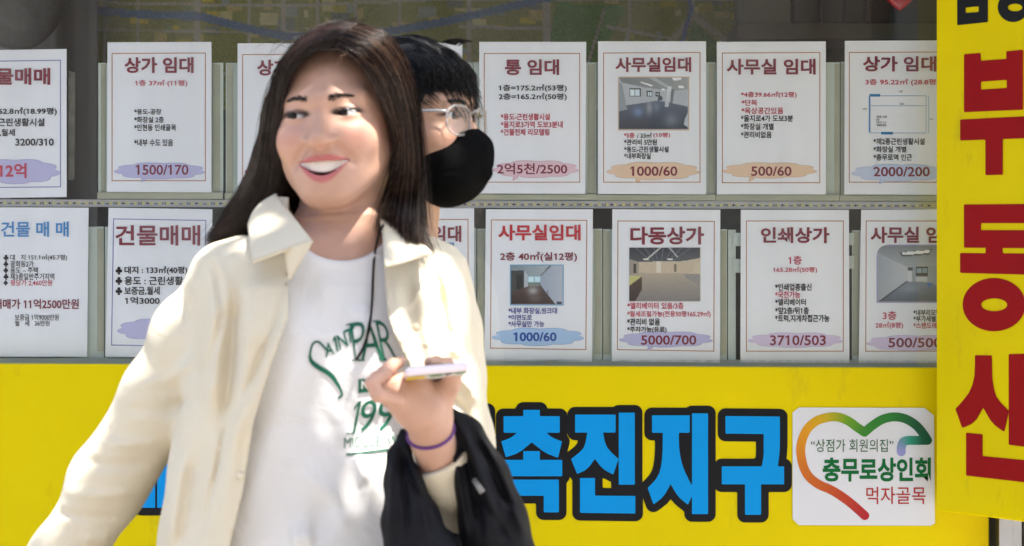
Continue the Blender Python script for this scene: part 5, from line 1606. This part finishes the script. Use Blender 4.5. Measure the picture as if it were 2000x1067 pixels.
for _ in range(46):
    a = rng.uniform(565, 700); b = np.interp(a, [570, 640, 720], [92, 60, 52])
    dr = rng.uniform(-60, 10)
    fly.append(spline(G3([(a, b + 4, 2.93), (a + dr * .4, b - rng.uniform(2, 14), 2.93), (a + dr, b + rng.uniform(-16, 10), 2.92), (a + dr * 1.5, b + rng.uniform(-10, 26), 2.92)]), 18))
V, Q = strands(fly, 0.00035, 0.00012)
tag(mk('stray_hairs', V, Q, M_hairw, hair, smooth=True), kind='stuff')

# ------------------------------------------------------------------ phone in her hand
ph_c = PX(846, 731, 2.715)
RP = Rz(math.radians(6)) @ Rx(math.radians(-7)) @ Ry(math.radians(-5))
def rbox(sx, sy, sz, r, seg=3):
    me = bpy.data.meshes.new('tmp'); bm = bmesh.new()
    bmesh.ops.create_cube(bm, size=1.0)
    bmesh.ops.scale(bm, vec=(sx, sy, sz), verts=bm.verts)
    bmesh.ops.bevel(bm, geom=bm.edges[:], offset=r, segments=seg, affect='EDGES', profile=0.5)
    bm.verts.index_update()
    V_ = np.array([v.co[:] for v in bm.verts]); F_ = [tuple(v.index for v in f.verts) for f in bm.faces]
    bm.free(); bpy.data.meshes.remove(me)
    return V_, F_
V, Q = rbox(0.074, 0.148, 0.0110, 0.0048)
phone = mk('smartphone', V @ RP.T + ph_c, Q, mat('pale_pink_case', (0.78, 0.68, 0.70), 0.3, 0.5), origin=ph_c, smooth=False)
tag(phone, 'phone in a pale pink case lying flat on the woman\'s palm', 'phone')
def on_phone(name, pts, zoff, mtl, sc=1.0):
    V_ = np.array([(x, y, zoff) for x, y in pts])
    idx = tuple(range(len(pts))) if zoff > 0 else tuple(range(len(pts)))[::-1]
    return mk(name, V_ @ RP.T + ph_c, [idx], mtl, phone)
on_phone('screen', [(-.033, -.070), (.033, -.070), (.033, .070), (-.033, .070)], 0.0058, mat('screen_glass', (0.01, 0.01, 0.012), 0.05, 0.6))
back = on_phone('back_print', [(-.035, -.071), (.035, -.071), (.035, .071), (-.035, .071)], -0.0058, mat('print_white', (0.70, 0.69, 0.66), 0.5))
on_phone('back_patch', [(-.035, -.071), (-.016, -.071), (-.010, -.03), (-.035, -.02)], -0.0061, mat('print_yellow', (0.72, 0.50, 0.04), 0.5))
on_phone('back_patch', [(-.012, -.071), (.004, -.071), (.010, -.05), (-.005, -.035)], -0.0062, mat('print_green', (0.10, 0.26, 0.09), 0.5))
on_phone('back_patch', [(.008, -.071), (.018, -.071), (.012, -.04)], -0.0063, mat('print_black', (0.04, 0.035, 0.03), 0.5))
on_phone('back_patch', [(.022, -.071), (.034, -.071), (.034, -.05), (.020, -.045)], -0.0062, bpy.data.materials['print_green'])

# ------------------------------------------------------------------ black jacket over her forearm
BF = [([(770, 880), (765, 960), (762, 1067)], 7, 0.008), ([(786, 870), (790, 960), (800, 1067)], 7, -0.009), ([(805, 900), (825, 980), (838, 1067)], 7, 0.008), ([(775, 850), (800, 930), (850, 1030)], 6, -0.006),
      ([(880, 800), (915, 870), (950, 960), (985, 1067)], 9, 0.010), ([(890, 830), (915, 900), (930, 980), (945, 1067)], 8, -0.012), ([(905, 815), (945, 880), (990, 980), (1015, 1067)], 8, -0.009), ([(925, 830), (970, 900), (1010, 1000)], 8, 0.007),
      ([(880, 850), (893, 930), (905, 1000), (915, 1067)], 8, 0.010), ([(960, 960), (1000, 1000), (1030, 1050)], 8, 0.006), ([(920, 960), (965, 1010), (1000, 1067)], 7, -0.008), ([(870, 980), (880, 1040)], 8, -0.008)]
def blk_sdf(P):
    s = F / 2.80
    A = chain(P, [(PX(786, 846, 2.79), 8 / s), (PX(782, 885, 2.785), 24 / s), (PX(788, 945, 2.775), 38 / s), (PX(804, 1018, 2.775), 56 / s), (PX(826, 1100, 2.78), 76 / s), (PX(830, 1200, 2.79), 80 / s)], 0.006)
    B = chain(P, [(PX(874, 800, 2.785), 10 / s), (PX(905, 850, 2.79), 32 / s), (PX(940, 930, 2.80), 50 / s), (PX(965, 1020, 2.81), 62 / s), (PX(985, 1130, 2.82), 74 / s), (PX(985, 1220, 2.82), 60 / s)], 0.02)
    C_ = chain(P, [(PX(862, 1075, 2.87), 40 / s), (PX(880, 1140, 2.86), 70 / s)], 0.02)
    Bk = chain(P, [(PX(880, 880, 2.90), 24 / s), (PX(900, 980, 2.92), 40 / s), (PX(890, 1100, 2.90), 60 / s)], 0.02)
    d = smin(smin(A, B, 0.01), C_, 0.02)
    d = smin(d, Bk, 0.02)
    d = d - relief(P, BF, CAMY + 2.86)
    d = d - 0.002 * np.sin(P[:, 0] * 150 + P[:, 2] * 40) * np.sin(P[:, 2] * 35)
    sl = chain(P, [(PX(838, 850, 2.765), 40 / s), (PX(858, 905, 2.80), 46 / s), (PX(880, 965, 2.85), 44 / s)], 0.006)
    front = chain(P, [(PX(840, 850, 2.73), 32 / s), (PX(852, 930, 2.745), 30 / s), (PX(872, 985, 2.75), 16 / s)], 0.006)
    return smax(d, -np.minimum(sl, front), 0.006)
V, Q = surf(blk_sdf, (-0.20, -1.84, 0.86), (0.06, -1.52, 1.20), 0.0026)
bj = mk('folded_jacket', V, Q, M_blk, origin=PX(900, 860, 2.8), smooth=True)
tag(bj, 'black jacket folded over the woman\'s forearm', 'jacket')
zt = [drop(a, b, BVHTree.FromPolygons([tuple(p) for p in V], [tuple(int(i) for i in q) for q in Q]), 0.003) for a, b in ((928, 938), (936, 950), (943, 962))]
if all(p is not None for p in zt):
    mk('toggle', *tube(zt, 0.0045, 8), mat('grey_toggle', (0.22, 0.22, 0.21), 0.5), bj, smooth=True)

# ------------------------------------------------------------------ the man behind
HM = Head(W(806, 235, 3.25), math.radians(65), math.radians(-1), math.radians(0), False, 1.04, 1.0)
SK_M = (0.52, 0.31, 0.205)
MB = [(448, 752, 3.27, .060, .062), (475, 735, 3.28, .10, .08), (500, 722, 3.28, .155, .10), (540, 705, 3.28, .19, .115), (650, 690, 3.28, .185, .120), (850, 690, 3.28, .165, .12), (1000, 690, 3.28, .168, .118), (1120, 690, 3.28, .172, .12)]
MYAW = math.radians(72)
def mrows(da, db): return [(CAMZ + (533.5 - py) * 3.28 / F, (px - 1000) * 3.28 / F, CAMY + D, a + da, b + db) for py, px, D, a, b in MB]
mcx, mcy = (690 - 1000) * 3.28 / F, CAMY + 3.28
mfd = np.array((math.sin(MYAW), -math.cos(MYAW), 0)); msd = np.array((math.cos(MYAW), math.sin(MYAW), 0))
def mlegs(P, g=0.0):
    d = ell(P, (mcx, mcy, 0.90), (0.125 + g, 0.155 + g, 0.14 + g))
    for sx, fw_ in ((-1, 0.2), (1, -0.2)):
        a = np.array((mcx, mcy, 0)) + msd * sx * 0.09
        d = smin(d, chain(P, [(a + (0, 0, 0.88), .09 + g), (a + mfd * fw_ * .4 + (0, 0, 0.48), .060 + g), (a + mfd * fw_ + (0, 0, 0.12), .042 + g * 1.4)], 0.03), 0.05)
    return d
def marms(P, k):
    d = None
    for sx, fw_ in ((-1, 0.05), (1, -0.12)):
        s0 = np.array((mcx + 0.012, mcy, 1.335)) + msd * sx * 0.185
        el_ = s0 + mfd * (-0.04 + fw_ * .3) + (0, 0, -0.29); hn = el_ + mfd * (0.06 + fw_) + (0, 0, -0.25)
        c = chain(P, [(s0, .055 * k), (el_, .045 * k), (hn, .032 * k)], 0.02)
        if k <= 1.0:
            c = smin(c, rcone(P, hn, hn + mfd * .02 + (0, 0, -.08), .03, .026), 0.01)
            for q in range(4):
                b0 = hn + mfd * (.036 - .018 * q) + (0, 0, -.08)
                c = smin(c, rcone(P, b0, b0 + mfd * .012 + (0, 0, -.075), .009, .0075), 0.004)
            c = smin(c, rcone(P, hn + mfd * .02 + (0, 0, -.03), hn + mfd * .055 + (0, 0, -.085), .012, .009), 0.006)
        d = c if d is None else np.minimum(d, c)
    return d
def man_body(P):
    d = HM.sdf(P)
    d = smin(d, rcone(P, HM.wld((0, 0.012, -0.075)), PX(768, 465, 3.275), 0.054, 0.060), 0.02)
    d = smin(d, loft(P, mrows(-0.008, -0.008), MYAW), 0.03)
    d = smin(d, marms(P, 0.85), 0.02)
    return smin(d, mlegs(P), 0.03)
V, Q = surf(man_body, (-0.56, -1.60, 0.04), (0.08, -0.90, 1.70), 0.0030)
man = mk('person', V, Q, M_skin, origin=(mcx, mcy, 0), smooth=True, cols=HM.color(V, SK_M, (0.4, 0.16, 0.14)))
tag(man, 'man in a black mask and clear glasses walking behind the smiling woman', 'person')
add_eyes(HM, man, math.radians(4))
add_brows(HM, man, M_hairm, 1.3)
M_shirt = mat_cloth('dark_patterned_shirt', (0.022, 0.022, 0.026), 0.8, 0.3, 300, noise=0.6, nscale=60)
def mshirt(P):
    d = smin(loft(P, mrows(0.008, 0.008), MYAW), marms(P, 1.22), 0.03)
    d = d - 0.002 * np.sin(P[:, 2] * 60 + P[:, 0] * 25)
    d = np.maximum(d, -rcone(P, PX(800, 400, 3.25), PX(765, 470, 3.27), 0.066, 0.066))
    return np.maximum(np.maximum(d, P[:, 2] - (CAMZ + (533.5 - 458) * 3.28 / F)), 0.89 - P[:, 2])
V, Q = surf(mshirt, (-0.58, -1.62, 0.80), (0.10, -0.86, 1.45), 0.006)
mk('shirt', V, Q, M_shirt, man, smooth=True)
V, Q = surf(lambda P: np.maximum(np.maximum(mlegs(P, 0.012), P[:, 2] - 0.98), 0.09 - P[:, 2]), (-0.62, -1.62, 0.06), (0.14, -0.84, 1.02), 0.009)
mk('trousers', V, Q, mat_cloth('navy_cotton', (0.03, 0.035, 0.05)), man, smooth=True)
for sx, fw_ in ((-1, 0.2), (1, -0.2)):
    a = np.array((mcx, mcy, 0)) + msd * sx * 0.09 + mfd * fw_
    RS = Rz(MYAW)
    f_ = lambda P: np.maximum(smin(ell(P, a + mfd * .07 + (0, 0, .035), (0.048, 0.13, 0.052), RS), rcone(P, a + (0, 0, .05), a + (0, 0, .12), 0.048, 0.048), 0.03), 0.002 - P[:, 2])
    V, Q = surf(f_, (a[0] - .24, a[1] - .24, -0.02), (a[0] + .26, a[1] + .24, 0.2), 0.008)
    mk('shoe', V, Q, M_black, man, smooth=True)

# face mask
def mask_sdf(P):
    p = HM.loc(P)
    d = ell(p, (0, -0.053, -0.0665), (0.0615, 0.0620, 0.0575))
    d = smin(d, ell(p, (0, -0.080, -0.042), (0.020, 0.036, 0.024)), 0.03)
    d = smin(d, rcone(p, (0, -.1125, -.042), (0, -.1150, -.080), 0.003, 0.003), 0.022)
    rdg = 0.0014 * np.exp(-(p[:, 0] / 0.002) ** 2) - 0.0012 * np.exp(-((p[:, 2] + 0.072 + 0.1 * np.abs(p[:, 0])) / 0.0025) ** 2)
    d = d - rdg
    d = smax(d, p[:, 2] - (-0.012 - 0.50 * (p[:, 1] + 0.105)), 0.004)
    d = smax(d, p[:, 1] + 0.040 + 0.20 * (p[:, 2] + 0.07), 0.004)
    return d
c_ = HM.wld((0, -0.06, -0.06))
V, Q = surf(mask_sdf, c_ - 0.11, c_ + 0.11, 0.0024)
mk('face_mask', V, Q, mat('black_mask_cloth', (0.003, 0.003, 0.003), 0.8, 0.06, bump=0.1, bscale=700), man, smooth=True)
for sx in (-1, 1):
    for zt_, ze in ((-0.034, 0.006), (-0.088, -0.04)):
        pts = [HM.wld(q) for q in ((sx * .055, -.050, zt_), (sx * .0690, -.028, zt_ * .65 + ze * .35), (sx * .0745, -0.002, ze))]
        mk('mask_strap', *tube(spline(pts, 12), 0.0016, 6), M_black, man, smooth=True)

# clear glasses
M_clear = bpy.data.materials.new('clear_acetate'); M_clear.use_nodes = True
_nt = M_clear.node_tree; _nt.nodes.clear()
_o = _nt.nodes.new('ShaderNodeOutputMaterial'); _t = _nt.nodes.new('ShaderNodeBsdfTransparent'); _t.inputs[0].default_value = (0.86, 0.84, 0.82, 1)
_p = _nt.nodes.new('ShaderNodeBsdfPrincipled'); _p.inputs['Base Color'].default_value = (0.60, 0.57, 0.55, 1); _p.inputs['Roughness'].default_value = 0.1
_m = _nt.nodes.new('ShaderNodeMixShader'); _m.inputs[0].default_value = 0.34
_nt.links.new(_t.outputs[0], _m.inputs[1]); _nt.links.new(_p.outputs[0], _m.inputs[2]); _nt.links.new(_m.outputs[0], _o.inputs[0])
gls = mk('glasses', *tube([HM.wld(q) for q in ((-.010, -.0965, .004), (-.004, -.100, .008), (.004, -.100, .008), (.010, -.0965, .004))], 0.0024, 8), M_clear, man, smooth=True)
for sx in (-1, 1):
    ring = []
    for t in np.linspace(0, 2 * math.pi, 41):
        cx_, sz_ = math.cos(t), math.sin(t)
        xx = 0.0345 + 0.0255 * math.copysign(abs(cx_) ** 0.75, cx_); zz = -0.006 + 0.0205 * math.copysign(abs(sz_) ** 0.75, sz_)
        ring.append(HM.wld((sx * xx, -0.0945 + 4.0 * (xx - 0.01) ** 2, zz)))
    rim = mk('rim', *tube(ring, 0.0019, 8), M_clear, gls, smooth=True)
    n = len(ring) - 1
    mk('lens', [tuple(np.mean(ring, 0))] + [tuple(q) for q in ring[:-1]], [(0, 1 + i, 1 + (i + 1) % n) for i in range(n)], M_lens, gls)
    mk('temple', *tube(spline([HM.wld(q) for q in ((sx * .0605, -.0845, .006), (sx * .0705, -.050, .007), (sx * .0765, 0.004, .004), (sx * .077, .022, -.018))], 14), 0.0019, 8), M_alu, gls, smooth=True)

# his hair: cap and short combed locks
def hair_m(P):
    p = HM.loc(P)
    d = ell(p, (0, 0.014, 0.038), (0.0800, 0.099, 0.081))
    d = smax(d, -ell(p, (0, -0.105, -0.050), (0.076, 0.075, 0.090)), 0.006)
    d = np.maximum(d, -(p[:, 2] + 0.055) + np.where(p[:, 1] < 0.0, 0.055, 0.0))
    g = 0.0022 * np.sin(p[:, 0] * 260 + 3 * np.sin(p[:, 1] * 60)) * np.sin(p[:, 1] * 70 + p[:, 2] * 90)
    return d + g
V, Q = surf(hair_m, HM.c - 0.16, HM.c + 0.16, 0.003)
hm = mk('hair', V, Q, M_hairm, man, smooth=True)
paths = []
while len(paths) < 1800:
    v = rng.normal(0, 1, 3); v /= np.linalg.norm(v)
    if v[2] < -0.15: continue
    r0 = np.array((0, 0.014, 0.038)) + v * np.array((0.0795, 0.098, 0.0805))
    if r0[1] < -0.03 and r0[2] < 0.035: continue
    # comb forward and down from a whorl at the back of the crown
    dirv = np.array((0.15 * v[0] + rng.normal(0, .12), -0.9 + rng.normal(0, .12), -0.05 - 0.5 * max(0, -v[1])))
    n_ = v / np.array((0.0805, 0.103, 0.0825)); n_ /= np.linalg.norm(n_)
    dirv = dirv - n_ * (dirv @ n_); dirv /= np.linalg.norm(dirv) + 1e-9
    Lh = rng.uniform(0.025, 0.055)
    lift = rng.uniform(0.0, 0.20)
    pts = []
    for t in np.linspace(0, 1, 8):
        q = r0 + dirv * Lh * t + n_ * (lift * Lh * t * (1 - 0.5 * t)) + np.array((0, 0, -0.014 * t * t))
        pts.append(HM.wld(q))
    paths.append(pts)
for _ in range(420):     # fringe over the forehead
    x = rng.uniform(-0.070, 0.070); a = rng.uniform(0, 1)
    y = -0.079 * math.sqrt(max(0, 1 - (x / 0.086) ** 2)) - 0.006 * rng.random()
    pts = [HM.wld((x + 0.004 * t * rng.normal(), y + 0.018 * (1 - t) ** 2 - 0.007 * math.sin(t * 3), 0.086 - 0.043 * t * (0.80 + 0.35 * a))) for t in np.linspace(0, 1, 8)]
    paths.append(pts)
for _ in range(90):      # tuft standing up over the brow
    a_ = rng.normal(0, .010); h_ = rng.uniform(0.4, 1)
    pts = [HM.wld((a_ + rng.normal(0, .004) * t, -0.060 - 0.030 * t * h_, 0.104 + (0.016 * t - 0.012 * t * t) * h_)) for t in np.linspace(0, 1, 8)]
    paths.append(pts)
V, Q = strands(paths, 0.0007, 0.0002)
tag(mk('hair_strands', V, Q, M_hairm, hm, smooth=True), kind='stuff')

# ------------------------------------------------------------------ street tree whose leaves dapple the light
M_bark = mat('bark', (0.11, 0.085, 0.065), 0.9, 0.2, noise=0.3, nscale=25, bump=0.5, bscale=40)
M_leaf = mat('leaf', (0.060, 0.115, 0.022), 0.5, 0.4, noise=0.35, nscale=3)
_nt = M_leaf.node_tree; _p = _nt.nodes['Principled BSDF']
_tl = _nt.nodes.new('ShaderNodeBsdfTranslucent'); _tl.inputs[0].default_value = (0.10, 0.20, 0.02, 1)
_m = _nt.nodes.new('ShaderNodeMixShader'); _m.inputs[0].default_value = 0.25
_nt.links.new(_p.outputs[0], _m.inputs[1]); _nt.links.new(_tl.outputs[0], _m.inputs[2])
_nt.links.new(_m.outputs[0], _nt.nodes['Material Output'].inputs[0])
tb = np.array((1.75, -3.1, 0.0))
tree = empty('street_tree', tb)
tag(tree, 'leafy street tree by the kerb shading the people', 'tree')
limbs = [tube(spline([tb, tb + (0.03, 0.02, 1.2), tb + (-0.04, 0.03, 2.3), tb + (-0.10, 0.05, 3.1)], 20), 0.11, 10, 0.07)]
S3 = np.array(SUN)
CC = np.array((-0.25, -1.55, 1.30)) + S3 * 3.3
LIT = [  # sunlit spots on the people: (px, py, depth, radius m)
    (600, 80, 2.885, .010), (625, 68, 2.90, .010), (652, 62, 2.91, .010), (690, 60, 2.91, .010), (722, 76, 2.90, .010), (748, 108, 2.89, .010), (606, 84, 2.945, .016), (640, 64, 2.955, .022), (676, 56, 2.96, .024), (715, 66, 2.96, .024), (752, 100, 2.95, .020), (782, 150, 2.93, .016), (690, 128, 2.872, .001), (730, 150, 2.87, .024), (775, 200, 2.89, .022), (706, 246, 2.882, .020), (752, 95, 2.90, .02),
    (400, 500, 2.97, .042), (430, 485, 2.95, .022), (355, 570, 2.95, .016), (285, 680, 2.98, .018), (225, 770, 2.99, .018), (155, 870, 3.01, .022), (95, 960, 3.03, .022), (500, 440, 2.87, .015),
    *[(x, 716 + (x % 3) * 4, 2.843, .004) for x in range(640, 700, 13)],
    (800, 620, 2.83, .02), (825, 680, 2.84, .025), (785, 590, 2.83, .012), (860, 520, 2.90, .035), (885, 580, 2.90, .028), (905, 680, 2.88, .025), (915, 760, 2.88, .025),
    (790, 720, 2.70, .012), (755, 720, 2.68, .010), (860, 712, 2.72, .014), (690, 905, 2.85, .001), (715, 950, 2.85, .001), (570, 1060, 2.83, .004), (925, 820, 2.88, .02), (770, 490, 2.86, .002),
    (860, 100, 3.22, .012), (900, 300, 3.15, .006), (850, 410, 3.2, .010), (960, 900, 2.78, .012)]
LP = [(PX(a, b, D), r) for a, b, D, r in LIT]
n0, n1 = 7000, 2600
c = np.concatenate([CC + rng.normal(0, 1, (n0, 3)) * (0.50, 0.45, 0.42), CC + rng.uniform(-1, 1, (n1, 3)) * (1.7, 1.3, 0.8)])
c = c[(c[:, 2] > 2.75) & ~((c[:, 1] > -0.9) & (c[:, 2] < 2.75))]
sz = rng.uniform(0.030, 0.052, len(c))
keep = np.ones(len(c), bool)
for q, r in LP:
    w = c - q
    keep &= np.linalg.norm(w - np.outer(w @ S3, S3), axis=1) > r + sz * 0.55
k = 0
while k < 9:
    e = CC + rng.normal(0, 1, 3) * (0.7, 0.6, 0.45)
    st_ = tb + (-0.08, 0.05, 2.3 + 0.09 * k)
    pl = spline([st_, st_ * .55 + e * .45 + (0, 0, .22), e], 12)
    dm = min(np.linalg.norm((pl - q) - np.outer((pl - q) @ S3, S3), axis=1).min() - r for q, r in LP)
    if dm < 0.03 and rng.random() > 0.004: continue     # limbs leave the gaps open
    limbs.append(tube(pl, 0.030, 6, 0.006)); k += 1
mk('trunk', *join(limbs), M_bark, tree, smooth=True)
c, sz = c[keep], sz[keep]
sh = np.array([(-1.1, 0, 0), (-0.5, -.52, .05), (0.25, -.55, .06), (1.15, 0, -.12), (0.25, .55, .06), (-0.5, .52, .05)])
lv, lf = [], []
for ci, si in zip(c, sz):
    R_ = Rz(rng.uniform(0, 6.28)) @ Rx(rng.normal(0, 0.45)) @ Ry(rng.normal(0, 0.45))
    b = len(lv)
    lv += list(sh @ R_.T * si + ci)
    lf += [(b, b + 1, b + 2, b + 3), (b, b + 3, b + 4, b + 5)]
tag(mk('foliage', lv, lf, M_leaf, tree), kind='stuff')
